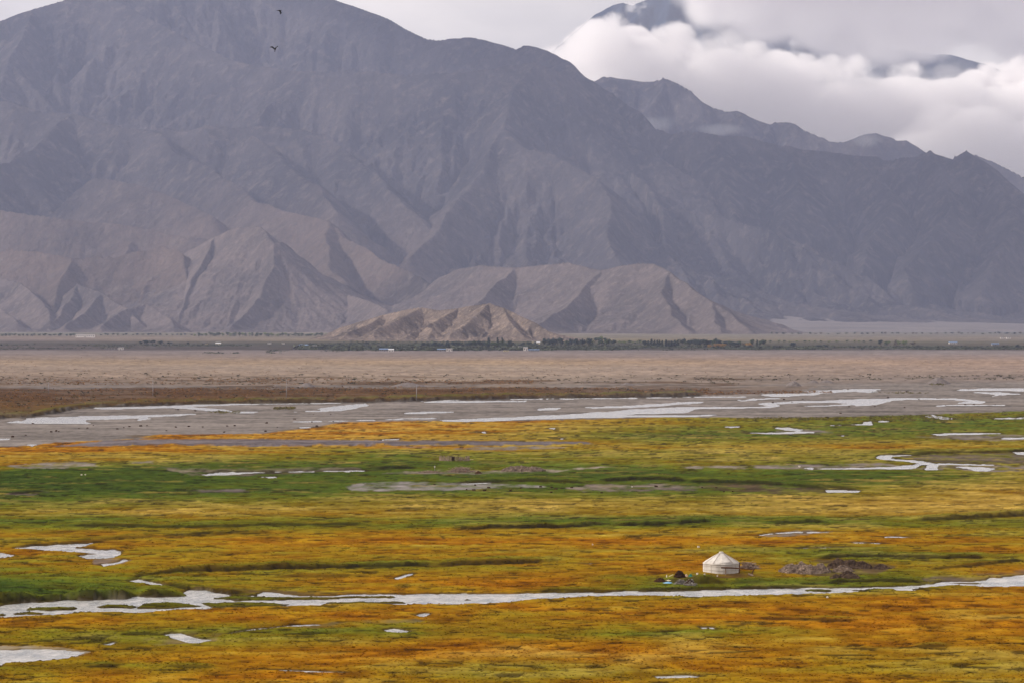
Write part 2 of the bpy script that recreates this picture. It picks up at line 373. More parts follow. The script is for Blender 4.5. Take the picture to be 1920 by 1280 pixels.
# dry ground beyond the meadow: row -> colour at x = 0, 960, 1920
DRY = [(790,(140,118,84),(150,141,141),(150,141,141)),(765,(122,92,52),(124,92,56),(150,141,141)),(735,(112,82,56),(116,86,58),(150,141,138)),(727,(112,86,64),(118,92,68),(156,144,138)),
 (722,(150,140,136),(158,148,142),(158,146,140)),(716,(150,130,114),(168,150,136),(160,148,142)),(708,(176,154,138),(188,168,150),(168,152,144)),(700,(186,164,146),(196,174,156),(178,158,146)),
 (688,(188,168,152),(192,172,154),(190,166,152)),(678,(190,166,142),(200,172,142),(196,168,148)),(668,(172,154,144),(172,154,146),(178,158,150)),(662,(164,150,146),(166,152,148),(170,158,156)),(657,(160,148,146),(158,146,146),(160,150,150)),
 (655,(110,100,100),(92,88,82),(116,108,104)),(650,(118,108,106),(84,84,74),(104,100,90)),(645,(104,98,92),(88,88,72),(118,110,98)),(641,(118,110,104),(108,104,80),(128,122,104)),(637,(150,136,130),(168,152,118),(150,138,126)),
 (634,(166,146,134),(150,140,120),(160,146,132)),(630,(150,136,122),(150,142,122),(146,138,128)),(626,(130,128,108),(170,156,140),(138,134,126)),(621,(176,160,150),(170,156,144),(134,132,124)),(616,(180,164,154),(170,156,148),(150,144,138)),(604,(170,156,148),(168,156,148),(160,150,146))]

def poly_sd(px, py, poly, ky=4.0, pad=14.0):
    """signed distance (positive inside) in photograph pixels, rows stretched by ky"""
    P = np.array(poly, float)
    sd = np.full(px.shape, -1e3, np.float32)
    m = (px > P[:, 0].min() - pad * ky) & (px < P[:, 0].max() + pad * ky) & (py > P[:, 1].min() - pad) & (py < P[:, 1].max() + pad)
    if not m.any(): return sd
    x = px[m]; y = py[m] * ky
    Q = P.copy(); Q[:, 1] *= ky
    inside = np.zeros(x.shape, bool); dmin = np.full(x.shape, 1e9)
    for i in range(len(Q)):
        ax, ay = Q[i]; bx, by = Q[(i + 1) % len(Q)]
        dx, dy = bx - ax, by - ay
        t = np.clip(((x - ax) * dx + (y - ay) * dy) / max(dx * dx + dy * dy, 1e-9), 0, 1)
        dmin = np.minimum(dmin, (x - ax - t * dx) ** 2 + (y - ay - t * dy) ** 2)
        if ay != by:
            c = ((ay > y) != (by > y)) & (x < (bx - ax) * (y - ay) / (by - ay) + ax)
            inside ^= c
    d = np.sqrt(dmin) / ky
    sd[m] = np.where(inside, d, -d)
    return sd
def table(rows, px, py):
    r = sorted(rows, key=lambda a: a[0])
    ys = np.array([a[0] for a in r], float)
    V = np.array([a[1] for a in r], float)
    i = np.clip(np.searchsorted(ys, py) - 1, 0, len(ys) - 2)
    fy = np.clip((py - ys[i]) / (ys[i + 1] - ys[i]), 0, 1)
    j = np.clip(np.searchsorted(TCOLS, px) - 1, 0, len(TCOLS) - 2)
    fx = np.clip((px - TCOLS[j]) / (TCOLS[j + 1] - TCOLS[j]), 0, 1)
    return (V[i, j] * (1 - fx) + V[i, j + 1] * fx) * (1 - fy) + (V[i + 1, j] * (1 - fx) + V[i + 1, j + 1] * fx) * fy
def dry_table(px, py):
    r = sorted(DRY, key=lambda a: a[0])
    ys = np.array([a[0] for a in r], float)
    V = np.array([[lin(a[1]), lin(a[2]), lin(a[3])] for a in r])
    i = np.clip(np.searchsorted(ys, py) - 1, 0, len(ys) - 2)
    fy = np.clip((py - ys[i]) / (ys[i + 1] - ys[i]), 0, 1)[..., None]
    j = np.clip((px / 960.0).astype(int), 0, 1)
    fx = np.clip(px / 960.0 - j, 0, 1)[..., None]
    return (V[i, j] * (1 - fx) + V[i, j + 1] * fx) * (1 - fy) + (V[i + 1, j] * (1 - fx) + V[i + 1, j + 1] * fx) * fy

WATER_Z = -0.05
def ground_fields(px, py):
    """height and colour of the plain at positions given by their photograph pixel"""
    Y = F * CH / (py - HY)
    X = (px - 960.0) * Y / F
    shp = px.shape
    # ragged edges
    w1 = fbm(X / 9.0, Y / 26.0, 4, 11); w2 = fbm(X / 2.3, Y / 9.0, 4, 12)
    wx = px + (w1 * 9 + w2 * 6)
    wy = py + (w2 * 1.5 + w1 * 0.8) * np.clip((py - 700) / 300, 0.35, 1.3)
    # water
    sdw = np.full(shp, -1e3, np.float32)
    for p in WATER: sdw = np.maximum(sdw, poly_sd(wx, wy, p))
    isl = np.zeros(shp)
    for p in ISLANDS:
        q = poly_sd(wx, wy, p); sdw = np.minimum(sdw, -q); isl = np.maximum(isl, sstep(-0.5, 0.6, q))
    for hw, pts in WLINES:
        P = np.array(pts, float)
        yl = np.interp(px, P[:, 0], P[:, 1])
        tp = np.clip(np.minimum(px - P[0, 0], P[-1, 0] - px) / 12.0, -4, 1)
        br = fbm(X / 3.0, Y / 50.0, 2, 77)
        sdw = np.maximum(sdw, (hw * np.minimum(tp, 1) + br * 0.7 - np.abs(py - yl)).astype(np.float32))
    # gravel
    gsum = np.zeros(shp + (3,)); gw = np.zeros(shp)
    gedge = fbm(X / 4.0, Y / 9.0, 4, 71) * np.clip((py - 740) / 120, 0.25, 1)
    for colr, p in GRAVEL:
        big = p[0][0] < -300 or p[0] == (100,837)
        s = sstep(-0.9, 0.9, poly_sd(wx, wy + w2 * 0.6, p) + 1.6 * gedge)
        if not big: s = s * np.clip(0.62 + 1.1 * gedge + 0.5 * w2, 0.0, 1.0)
        gsum += s[..., None] * lin(colr); gw += s
    gcol = gsum / np.maximum(gw, 1e-6)[..., None]
    gw = np.clip(gw, 0, 1)
    # grass
    a1 = fbm(X / 30.0, Y / 20.0, 5, 21); a2 = fbm(X / 8.0, Y / 5.5, 4, 22); a3 = fbm(X / 2.2, Y / 2.4, 3, 23); a4 = fbm(X / 90.0, Y / 60.0, 3, 24)
    tpx = px + a4 * 110; tpy = py + a1 * 9 * np.clip((py - 700) / 250, 0.2, 1.2)
    t = table(TROWS, tpx, tpy) + a1 * 0.22 + a2 * 0.20 + a3 * 0.08
    t = np.clip(t + 0.03, 0, 1)
    k = np.clip(np.searchsorted(GRAMP, t) - 1, 0, 4)
    ft = ((t - GRAMP[k]) / (GRAMP[k + 1] - GRAMP[k]))[..., None]
    gr = GCOL[k] * (1 - ft) + GCOL[k + 1] * ft
    st = table(STRAW, tpx, tpy)
    st = np.clip(st * 1.2 + a2 * 0.40 + a1 * 0.30 - 0.20, 0, 0.9)[..., None]
    gr = gr * (1 - st) + STRAWC * st
    gr = gr * (1 - 0.75 * isl[..., None]) + lin((84, 92, 24)) * 0.75 * isl[..., None]
    # peaty hollows between the tussocks
    hol = sstep(0.28, 0.50, fbm(X / 3.4, Y / 2.2, 3, 41) + 0.24 * a1 + 0.1 * a2)
    gr = gr * (1 - 0.72 * hol[..., None]) + SOIL_SHADE * 0.72 * hol[..., None]
    gr = gr * (0.98 + 0.58 * a3 + 0.42 * a2 + 0.20 * a1)[..., None]
    # dry ground
    wd_ = fbm(X / 170.0, Y / 150.0, 5, 59) * 7.0 * sstep(700, 716, py)
    dr = dry_table(px + a4 * 60, py + wd_ + a1 * (2.0 + 4.0 * sstep(700, 715, py)) * np.clip((py - 640) / 60, 0.05, 1))
    gap = (sstep(0.16, 0.36, fbm(X / 55.0, Y / 34.0, 4, 58)) * sstep(700, 712, py) * (0.4 + 0.6 * sstep(732, 724, py)) * 0.7)[..., None]
    dr = dr * (1 - gap) + lin((166, 148, 134)) * gap
    bpatch = (sstep(0.02, 0.22, fbm(X / 75.0, Y / 60.0, 5, 64)) * sstep(701, 709, py) * sstep(730, 722, py) * sstep(1560, 1380, px) * 0.8)[..., None]
    dr = dr * (1 - bpatch) + lin((112, 86, 62)) * bpatch
    d1 = fbm(X / 60.0, Y / 60.0, 4, 51); d2 = fbm(X / 14.0, Y / 14.0, 3, 52)
    d3 = fbm(X / 5.0, Y / 9.0, 2, 53)
    dr = dr * 0.80 * (1 + 0.22 * d1 + 0.18 * d2 + 0.30 * d3 * sstep(640, 690, py))[..., None]
    edge = np.interp(px, [-400,0,100,240,300,500,600,640,780,930,1100,1280,1440,1600,1740,1920,2400], [836,836,829,822,814,812,799,791,788,789,785,781,783,780,776,770,766])
    gm = sstep(-1.0, 1.0, wy - edge)[..., None]
    col = dr * (1 - gm) + gr * gm
    gg = (gw * (1 + 0.0))[..., None]
    gtex = (1 + 0.50 * fbm(X / 60.0, Y / 12.0, 5, 73) + 0.26 * a3 + 0.22 * a2 + 0.16 * d2 + 0.12 * d1)[..., None]
    col = col * (1 - gg) + gcol * gtex * gg
    # relief
    near = np.clip((py - 760) / 200, 0, 1)
    z = 0.06 + 0.06 * near + 0.08 * a1 + (0.11 * a2 + 0.10 * a3) * np.clip((py - 700) / 200, 0.3, 1) - 0.10 * hol * gm[..., 0]
    z = z * (1 - 0.75 * gw)
    z = np.maximum(z, 0.0)
    soil_shade = np.zeros(shp)
    for h, reach, sl_, pts in BANKS:
        P = np.array(pts, float)
        yl = np.interp(px, P[:, 0], P[:, 1]) + w2 * 1.6 + w1 * 1.2
        tp = sstep(0, 1, np.minimum(px - P[0, 0], P[-1, 0] - px) / 40.0) * np.clip(0.72 + 0.75 * fbm(X / 5.0, Y / 60.0, 3, 61), 0.12, 1.3)
        dy = yl - py
        up = sstep(-0.9, 0.9, dy) * np.exp(-np.maximum(dy, 0) / reach)
        z = z + 1.9 * h * tp * up
        face = np.exp(-((dy + 0.7) / 2.1) ** 2) * np.clip(tp * 2.2, 0, 1) * sl_  # peat on the bank face plus shade painted at its foot
        soil_shade = np.maximum(soil_shade, face)
        if sl_ > 0.5:   # lush grass on the crest of a bank
            lush = (np.exp(-((dy - 4.5) / 2.6) ** 2) * np.clip(tp, 0, 1) * 0.6)[..., None]
            col = col * (1 - lush) + lin((112, 118, 30)) * (0.95 + 0.35 * a3)[..., None] * lush
    soil_shade = np.clip(soil_shade, 0, 0.95)[..., None]
    col = col * (1 - soil_shade) + SOIL_SHADE * soil_shade
    # stream beds and wet margins
    wd = sstep(-0.1, 1.0, sdw)
    marg = (sstep(-2.2, -0.1, sdw) * 0.8 * (1 - gw * 0.7))[..., None]
    col = col * (1 - marg) + lin((70, 56, 34)) * marg
    inn = sstep(-0.3, 0.3, sdw)[..., None]
    col = col * (1 - inn) + lin((104, 94, 80)) * inn
    sdq = sdw + np.where(sdw > -3, (0.55 * w2 + 0.5 * a3) * np.clip((py - 740) / 150, 0.3, 1), 0)
    z = z * (1 - sstep(-1.0, 0.2, sdq)) + (-0.25) * sstep(-0.5, 0.9, sdq)
    # the low rise the tent camp stands on
    return X, Y, z, np.clip(col, 0.004, 1), gm[..., 0] * (1 - gw) * (1 - inn[..., 0]), sdw

ALB = 0.56      # photograph colour -> surface colour under this light
def build_ground():
    pxs = np.concatenate([960 + np.array([-5200,-3600,-2600,-2000,-1650,-1450,-1320,-1220,-1140,-1080,-1040]), np.arange(-60, 1981, 2.0), 960 + np.array([1040,1080,1140,1220,1320,1450,1650,2000,2600,3600,5200])])
    pys = np.concatenate([[613.2, 614, 615, 616], np.arange(617, 700, 1.2), np.arange(700, 1292, 1.4), [1296,1302,1310,1322,1340,1370,1420,1500,1650,1900,2400,3200,4600]])
    px, py = np.meshgrid(pxs, pys)
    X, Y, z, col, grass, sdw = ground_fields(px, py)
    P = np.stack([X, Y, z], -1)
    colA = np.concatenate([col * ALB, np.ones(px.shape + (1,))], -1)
    ga = np.stack([grass, np.clip((py - 700) / 300, 0, 1), sdw * 0, np.ones_like(grass)], -1)
    # material
    m, t, b = material('meadow_and_gravel', 1.0, 0.0)
    l = t.links.new
    va = N(t, 'ShaderNodeVertexColor', layer_name='Col')
    geo = N(t, 'ShaderNodeNewGeometry')
    mpn = N(t, 'ShaderNodeMapping', inp={'Scale': (0.42, 0.42, 1)})
    l(geo.outputs['Position'], mpn.inputs['Vector'])
    nz = N(t, 'ShaderNodeTexNoise', inp={'Scale': 1.3, 'Detail': 6.0, 'Roughness': 0.72})
    nb = N(t, 'ShaderNodeTexNoise', inp={'Scale': 0.22, 'Detail': 4.0, 'Roughness': 0.6})
    l(mpn.outputs[0], nz.inputs['Vector']); l(mpn.outputs[0], nb.inputs['Vector'])
    r1 = N(t, 'ShaderNodeMapRange', inp={'From Min': 0.3, 'From Max': 0.7, 'To Min': 0.74, 'To Max': 1.26})
    r2 = N(t, 'ShaderNodeMapRange', inp={'From Min': 0.3, 'From Max': 0.7, 'To Min': 0.85, 'To Max': 1.15})
    l(nz.outputs['Fac'], r1.inputs['Value']); l(nb.outputs['Fac'], r2.inputs['Value'])
    mul = N(t, 'ShaderNodeMath', operation='MULTIPLY'); l(r1.outputs[0], mul.inputs[0]); l(r2.outputs[0], mul.inputs[1])
    vm = N(t, 'ShaderNodeVectorMath', operation='SCALE'); l(va.outputs['Color'], vm.inputs[0]); l(mul.outputs[0], vm.inputs['Scale'])
    l(vm.outputs[0], b.inputs['Base Color'])
    bp = N(t, 'ShaderNodeBump', inp={'Strength': 0.7, 'Distance': 0.25}); l(nz.outputs['Fac'], bp.inputs['Height']); l(bp.outputs[0], b.inputs['Normal'])
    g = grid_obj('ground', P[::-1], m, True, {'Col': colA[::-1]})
    tag(g, kind='structure')
    return g
ground = build_ground()

def ground_z(px, py):
    a = np.array([[float(px)]]); b_ = np.array([[float(py)]])
    return float(ground_fields(a, b_)[2][0, 0])

def build_water():
    m, t, b = material('milky_stream_water', 0.16, 0.5)
    l = t.links.new
    geo = N(t, 'ShaderNodeNewGeometry')
    mpn = N(t, 'ShaderNodeMapping', inp={'Scale': (1, 0.5, 1)})
    l(geo.outputs['Position'], mpn.inputs['Vector'])
    n0 = N(t, 'ShaderNodeTexNoise', inp={'Scale': 0.35, 'Detail': 6.0, 'Roughness': 0.7})
    r = N(t, 'ShaderNodeValToRGB')
    r.color_ramp.elements[0].position = 0.38; r.color_ramp.elements[0].color = (0.30, 0.32, 0.33, 1)
    r.color_ramp.elements[1].position = 0.62; r.color_ramp.elements[1].color = (0.60, 0.58, 0.56, 1)
    l(mpn.outputs[0], n0.inputs['Vector']); l(n0.outputs['Fac'], r.inputs[0]); l(r.outputs[0], b.inputs['Base Color'])
    n3 = N(t, 'ShaderNodeTexNoise', inp={'Scale': 1.6, 'Detail': 6.0, 'Roughness': 0.7})
    bp = N(t, 'ShaderNodeBump', inp={'Strength': 1.0, 'Distance': 0.22})
    l(mpn.outputs[0], n3.inputs['Vector']); l(n3.outputs['Fac'], bp.inputs['Height']); l(bp.outputs[0], b.inputs['Normal'])
    v = [(-120, 290, WATER_Z), (120, 290, WATER_Z), (520, 2100, WATER_Z), (-520, 2100, WATER_Z)]
    o = mesh_obj('water', v, [(0, 1, 2, 3)], m)
    tag(o, kind='structure')
build_water()

# ------------------------------------------------------------------ mountains
def erosion(x, y, dx, dy, seed):
    ix = np.floor(x); iy = np.floor(y)
    fx = (x - ix).astype(np.float32); fy = (y - iy).astype(np.float32)
    ix = ix.astype(np.int64); iy = iy.astype(np.int64)
    va = np.zeros(x.shape, np.float32); vx = np.zeros_like(va); vy = np.zeros_like(va); wt = np.zeros_like(va)
    for i in (-1, 0, 1, 2):
        for j in (-1, 0, 1, 2):
            hx = hash2(ix - i, iy - j, seed) * 0.6; hy = hash2(ix - i, iy - j, seed + 5) * 0.6
            qx = fx + i - hx - 0.5; qy = fy + j - hy - 0.5
            w = np.exp(-(qx * qx + qy * qy) * 2.0)
            mag = (qx * dx + qy * dy) * np.float32(6.2832)
            va += np.cos(mag) * w
            s = -np.sin(mag) * w
            vx += s * dx; vy += s * dy; wt += w
    return va / wt, vx / wt, vy / wt

def terrain(name, ridges, u0, u1, nu, Y0, Y1, nY, slope, mat, ero_len=700.0, ero_amp=70.0, octs=5, tail=10.0, front=0.0, seed=1, foot=30.0, warp=60.0, ystep=None, gain=0.62, tailf=0.16):
    us = np.linspace(u0, u1, nu)
    Ys = np.linspace(Y0, Y1, nY) if ystep is None else ystep
    U, Yg = np.meshgrid((us - 960.0) / F, Ys)
    X = (U * Yg)
    wl = warp * 9
    xs = (X + warp * fbm(X / wl, Yg / wl, 4, seed)).astype(np.float32)
    ysr = (Yg + warp * fbm(X / wl, Yg / wl, 4, seed + 9)).astype(np.float32)
    h = np.full(X.shape, -200.0, np.float32); dwin = np.full(X.shape, 1e5, np.float32)
    for rd in ridges:
        sl_ = slope
        if isinstance(rd, dict): sl_ = rd.get('s', slope); rd = rd['p']
        pts = [at(*p) for p in rd]
        for a, b_ in zip(pts[:-1], pts[1:]):
            dx, dy = b_.x - a.x, b_.y - a.y
            t = np.clip(((xs - a.x) * dx + (ysr - a.y) * dy) / max(dx * dx + dy * dy, 1e-6), 0, 1).astype(np.float32)
            d = np.sqrt((xs - a.x - t * dx) ** 2 + (ysr - a.y - t * dy) ** 2)
            z0 = a.z + (b_.z - a.z) * t
            tl = np.maximum(z0 * tailf, tail)
            zz = np.maximum(z0 + tl, 8.0)
            hh = zz * np.exp(-sl_ * d / zz) - tl
            wn = hh > h
            h = np.where(wn, hh, h); dwin = np.where(wn, d, dwin)
    base = h
    dxm = (us[1] - us[0]) / F * float(np.mean(Ys)); dym = float(np.median(np.diff(Ys)))
    def box(A, r, ax):
        r = max(1, int(r))
        A = np.moveaxis(A, ax, 0)
        Q = np.concatenate([np.repeat(A[:1], r + 1, 0), A, np.repeat(A[-1:], r, 0)], 0).astype(np.float64)
        c = np.cumsum(Q, 0)
        return np.moveaxis(((c[2 * r + 1:] - c[:-2 * r - 1]) / (2 * r + 1)).astype(np.float32), 0, ax)
    def blur(A, rad):
        for _ in range(2):
            A = box(box(A, rad / dxm, 1), rad / dym, 0)
        return A
    def grad(hh):
        hu = np.gradient(hh, (us - 960.0) / F, axis=1); hY = np.gradient(hh, Ys, axis=0)
        hx = hu / Yg; hy = hY - U * hx
        return hx.astype(np.float32), hy.astype(np.float32)
    gx, gy = grad(blur(base, ero_len * 0.07))
    e = np.zeros(X.shape, np.float32); ex = np.zeros_like(e); ey = np.zeros_like(e)
    a = 1.0; f = 1.0; asum = 0.0
    msk = np.clip(base / (ero_amp * 2.5), 0, 1) * (0.10 + 0.90 * sstep(0.0, ero_len * 0.5, dwin))
    gl = np.sqrt(gx * gx + gy * gy) + 1e-4
    kk = np.minimum(1.0, gl / 0.05) / gl      # direction with clamped length
    for o in range(octs):
        dx = gy * kk * 1.0 + ey * 0.9; dy = -gx * kk * 1.0 - ex * 0.9
        n_, nx, ny = erosion(X / ero_len * f + 3.7 * o, Yg / ero_len * f + 1.3 * o, dx.astype(np.float32), dy.astype(np.float32), seed + 100 * o)
        e += n_ * a; ex += nx * a * f * 0.35; ey += ny * a * f * 0.35
        asum += a; a *= gain; f *= 1.95
    z = base + (e - asum * 0.35) * ero_amp * msk + fbm(X / (ero_len * 0.12), Yg / (ero_len * 0.12), 4, seed + 3) * ero_amp * 0.10 * msk
    if front:
        z = z - foot * (1 - sstep(0, 1, (Yg - Ys[0]) / front))
    P = np.stack([X, Yg, np.maximum(z, -45.0)], -1)
    o = grid_obj(name, P, mat, True)
    tag(o, kind='structure')
    return o

def rock_mat(name, ca, cb, cc, scale, bump, front=None):
    """bare mountain: two rock tones in broad patches, a third (scree) along noise streaks"""
    m, t, b = material(name, 1.0, 0.0)
    l = t.links.new
    geo = N(t, 'ShaderNodeNewGeometry')
    mpn = N(t, 'ShaderNodeMapping', inp={'Scale': (1, 1, 0.6)})
    l(geo.outputs['Position'], mpn.inputs['Vector'])
    n0 = N(t, 'ShaderNodeTexNoise', inp={'Scale': scale, 'Detail': 7.0, 'Roughness': 0.6, 'Distortion': 0.4})
    n1_ = N(t, 'ShaderNodeTexNoise', inp={'Scale': scale * 9, 'Detail': 8.0, 'Roughness': 0.72})
    l(mpn.outputs[0], n0.inputs['Vector']); l(mpn.outputs[0], n1_.inputs['Vector'])
    r = N(t, 'ShaderNodeValToRGB')
    r.color_ramp.elements[0].position = 0.36; r.color_ramp.elements[0].color = (*lin(ca), 1)
    r.color_ramp.elements[1].position = 0.62; r.color_ramp.elements[1].color = (*lin(cb), 1)
    l(n0.outputs['Fac'], r.inputs[0])
    r2 = N(t, 'ShaderNodeMapRange', inp={'From Min': 0.5, 'From Max': 0.72, 'To Min': 0.0, 'To Max': 0.75})
    l(n1_.outputs['Fac'], r2.inputs['Value'])
    mx = N(t, 'ShaderNodeMixRGB'); mx.inputs[2].default_value = (*lin(cc), 1)
    src = r.outputs[0]
    if front:   # paler brown sediments in the low front ridges west of the main buttress
        rf = N(t, 'ShaderNodeValToRGB')
        rf.color_ramp.elements[0].position = 0.36; rf.color_ramp.elements[0].color = (*lin(front[0]), 1)
        rf.color_ramp.elements[1].position = 0.62; rf.color_ramp.elements[1].color = (*lin(front[1]), 1)
        l(n0.outputs['Fac'], rf.inputs[0])
        sp = N(t, 'ShaderNodeSeparateXYZ'); l(geo.outputs['Position'], sp.inputs[0])
        fy_ = N(t, 'ShaderNodeMapRange', inp={'From Min': 13200.0, 'From Max': 11800.0}); l(sp.outputs[1], fy_.inputs['Value'])
        fx_ = N(t, 'ShaderNodeMapRange', inp={'From Min': 300.0, 'From Max': -500.0}); l(sp.outputs[0], fx_.inputs['Value'])
        ml = N(t, 'ShaderNodeMath', operation='MULTIPLY'); l(fy_.outputs[0], ml.inputs[0]); l(fx_.outputs[0], ml.inputs[1])
        m2 = N(t, 'ShaderNodeMixRGB'); l(ml.outputs[0], m2.inputs['Fac']); l(src, m2.inputs[1]); l(rf.outputs[0], m2.inputs[2])
        src = m2.outputs[0]
    l(r2.outputs[0], mx.inputs['Fac']); l(src, mx.inputs[1])
    n2_ = N(t, 'ShaderNodeTexNoise', inp={'Scale': scale * 15, 'Detail': 6.0, 'Roughness': 0.78, 'Distortion': 0.6})
    mp2 = N(t, 'ShaderNodeMapping', inp={'Scale': (1.3, 0.6, 0.45)}); l(geo.outputs['Position'], mp2.inputs['Vector']); l(mp2.outputs[0], n2_.inputs['Vector'])
    r3 = N(t, 'ShaderNodeMapRange', inp={'From Min': 0.34, 'From Max': 0.66, 'To Min': 0.76, 'To Max': 1.22}); l(n2_.outputs['Fac'], r3.inputs['Value'])
    vs_ = N(t, 'ShaderNodeVectorMath', operation='SCALE'); l(mx.outputs[0], vs_.inputs[0]); l(r3.outputs[0], vs_.inputs['Scale'])
    l(vs_.outputs[0], b.inputs['Base Color'])
    bp = N(t, 'ShaderNodeBump', inp={'Strength': 1.0, 'Distance': bump}); l(n1_.outputs['Fac'], bp.inputs['Height']); l(bp.outputs[0], b.inputs['Normal'])
    return m
rock_main = rock_mat('slate_brown_mountain_rock', (52,51,55), (88,83,84), (122,112,106), 0.0018, 70.0, front=((76,68,65), (118,103,95)))
rock_fore = rock_mat('dusty_brown_hill_rock', (76,70,69), (102,92,89), (128,115,109), 0.004, 16.0)
rock_sand = rock_mat('pale_sunlit_sandy_hill_rock', (82,74,70), (128,113,103), (174,153,136), 0.010, 9.0)  # naturally paler sand; the lighter colour also stands for a patch of sun
rock_far = rock_mat('haze_blue_far_rock', (40,52,70), (52,66,86), (64,76,94), 0.0011, 30.0)  # blue of the distance haze put into the rock colour

M1 = [
 # main crest
 [(-900,140,17000),(-500,60,16800),(-200,110,16700),(-60,60,16500),(0,37,16400),(60,15,16400),(130,-4,16500),(250,-30,16700),(420,-45,16900),(560,-26,16900),(630,-2,16700),(660,6,16600),(700,20,16500),(740,34,16400),(770,52,16300),(808,72,16200),(850,72,16100),(888,69,16100),(920,80,16000),(952,92,15900),(968,84,15900),(985,86,15800),(1010,94,15700),(1048,112,15500),(1075,134,15400),(1100,150,15300),(1150,178,15200),(1200,205,15000),(1228,238,14800),(1260,250,14700),(1300,246,14600),(1345,250,14500),(1400,257,14500),(1440,266,14500),(1500,278,14500),(1560,286,14500),(1620,292,14500),(1680,297,14500),(1720,291,14400),(1740,285,14400),(1757,281,14300),(1772,286,14300),(1796,293,14200),(1815,283,14100),(1832,294,14000),(1850,314,13900),(1866,331,13800),(1920,362,13600),(2000,400,13500),(2200,380,13800),(2500,340,14500),(3000,300,15000)],
 # spur from the left summit running down to the right, then the front ridge
 [(190,-10,16500),(250,20,16200),(330,60,15700),(430,108,15200),(530,128,14900),(600,132,14700),(700,130,14600),(780,138,14500),(860,131,14400),(930,120,14400),(985,115,14400),(1010,128,14500),(1060,150,14700),(1100,152,15200)],
 [(60,15,16400),(20,110,15600),(-20,200,15000)],
 # big front buttress under the second summit
 [(985,115,14400),(955,165,14100),(945,235,13700),(905,310,13300),(850,370,12900),(800,440,12400),(770,480,12000)],
 [(945,235,13700),(985,275,13400),(1030,282,13300),(1090,330,13000),(1130,400,12500),(1150,470,12000)],
 [(1060,150,14700),(1120,230,14300),(1180,300,13800),(1220,380,13200),(1235,450,12600)],
 # left middle ridge
 [(-300,170,14600),(-100,185,14500),(0,188,14400),(60,205,14300),(120,209,14200),(180,225,14100),(240,236,14000),(300,241,13950),(360,241,13950),(390,233,13900),(450,235,13900),(520,233,13850),(600,250,13800),(650,290,13500),(720,340,13100),(780,400,12700)],
 [(120,209,14200),(80,260,13700),(20,300,13300),(-60,330,13000)],
 [(300,241,13950),(345,285,13500),(420,330,13000),(470,362,12700),(500,376,12400),(560,395,12100),(612,410,11900),(640,440,11700),(690,465,11400),(730,488,11200),(770,510,11000),(830,540,10700),(870,565,10500)],
 [(450,235,13900),(520,300,13400),(600,345,12900),(640,400,12400)],
 [(612,410,11900),(600,450,11500),(610,500,11000),(640,540,10600)],
 # left front sandy ridges
 [(-300,330,12500),(-100,370,12300),(0,386,12200),(60,400,12100),(120,407,12000),(200,412,12000),(262,421,11900),(330,436,11800),(372,441,11700),(420,450,11500)],
 [(160,330,13000),(240,345,12700),(330,370,12400),(400,400,12100)],
 [(-300,440,11500),(-60,470,11300),(0,470,11200),(60,468,11100),(130,478,11000),(210,474,10900),(250,462,10900),(292,456,10900),(320,474,10700),(345,520,10400)],
 [(130,478,11000),(100,520,10700),(80,560,10400),(70,600,10000)],
 # right wall: buttresses down to the fan
 [(1345,250,14500),(1340,320,14000),(1360,400,13300),(1380,470,12800),(1400,530,12300)],
 [(1500,278,14500),(1480,350,13900),(1450,420,13300),(1470,480,12800),(1520,540,12300),(1560,570,12000)],
 [(1620,292,14500),(1650,370,13800),(1620,450,13100),(1600,520,12500),(1640,560,12100)],
 [(1757,281,14300),(1770,360,13700),(1740,440,13000),(1700,500,12500),(1740,550,12100)],
 [(1866,331,13800),(1900,420,13100),(1860,490,12600),(1850,545,12200)],
 [(2000,400,13500),(2060,480,12900),(2040,560,12200)],
 # low front ridges at the foot of the right wall
 [(1400,530,12300),(1440,545,12000),(1500,562,11900)],
]
terrain('mountain', M1, -620, 2540, 1000, 9300, 17500, 500, 0.82, rock_main, 820, 82, 6, tail=6, front=1500, seed=3, foot=40, warp=95, ystep=np.concatenate([np.linspace(9300, 11000, 90)[:-1], np.linspace(11000, 17000, 400), np.linspace(17040, 17500, 10)]))

HILL_PYR = [
 [(300,470,10900),(345,476,10850),(372,460,10800),(402,443,10750),(440,427,10700),(470,425,10600),(488,424,10500),(505,442,10400),(518,456,10350),(530,453,10420),(556,476,10600),(585,498,10800),(592,512,10850),(594,545,10880),(606,585,10880)],
 [(518,456,10350),(510,500,10200),(490,545,10020),(455,590,9800),(430,613,9600)],
 [(402,443,10750),(372,500,10450),(345,560,10150),(335,600,9900)],
 # low foothills to its left
 [(150,532,10500),(190,548,10300),(240,578,10000),(260,600,9800)],
 [(150,532,10500),(120,575,10200),(100,605,9900)],
 [(190,548,10300),(150,590,9900),(120,612,9650)],
 [(275,568,10000),(230,580,9900),(200,600,9700),(185,612,9500)],
 [(275,568,10000),(310,590,9800),(330,610,9550)],
 [(-120,500,11000),(-40,512,10900),(0,520,10800),(40,530,10700),(85,570,10200),(95,600,9900)],
 [(-60,560,10400),(0,575,10200),(30,600,9900)],
 [(250,540,10600),(300,520,10700),(330,540,10500),(350,580,10100)],
 # rocky shoulder to its right
 [(600,540,10700),(640,548,10400),(690,562,10000),(726,580,9700),(745,605,9300)],
]
terrain('rocky_hill', HILL_PYR, -140, 960, 560, 9000, 11100, 230, 0.95, rock_fore, 200, 9, 6, tail=3, front=500, seed=21, foot=22, warp=14, tailf=0.24)
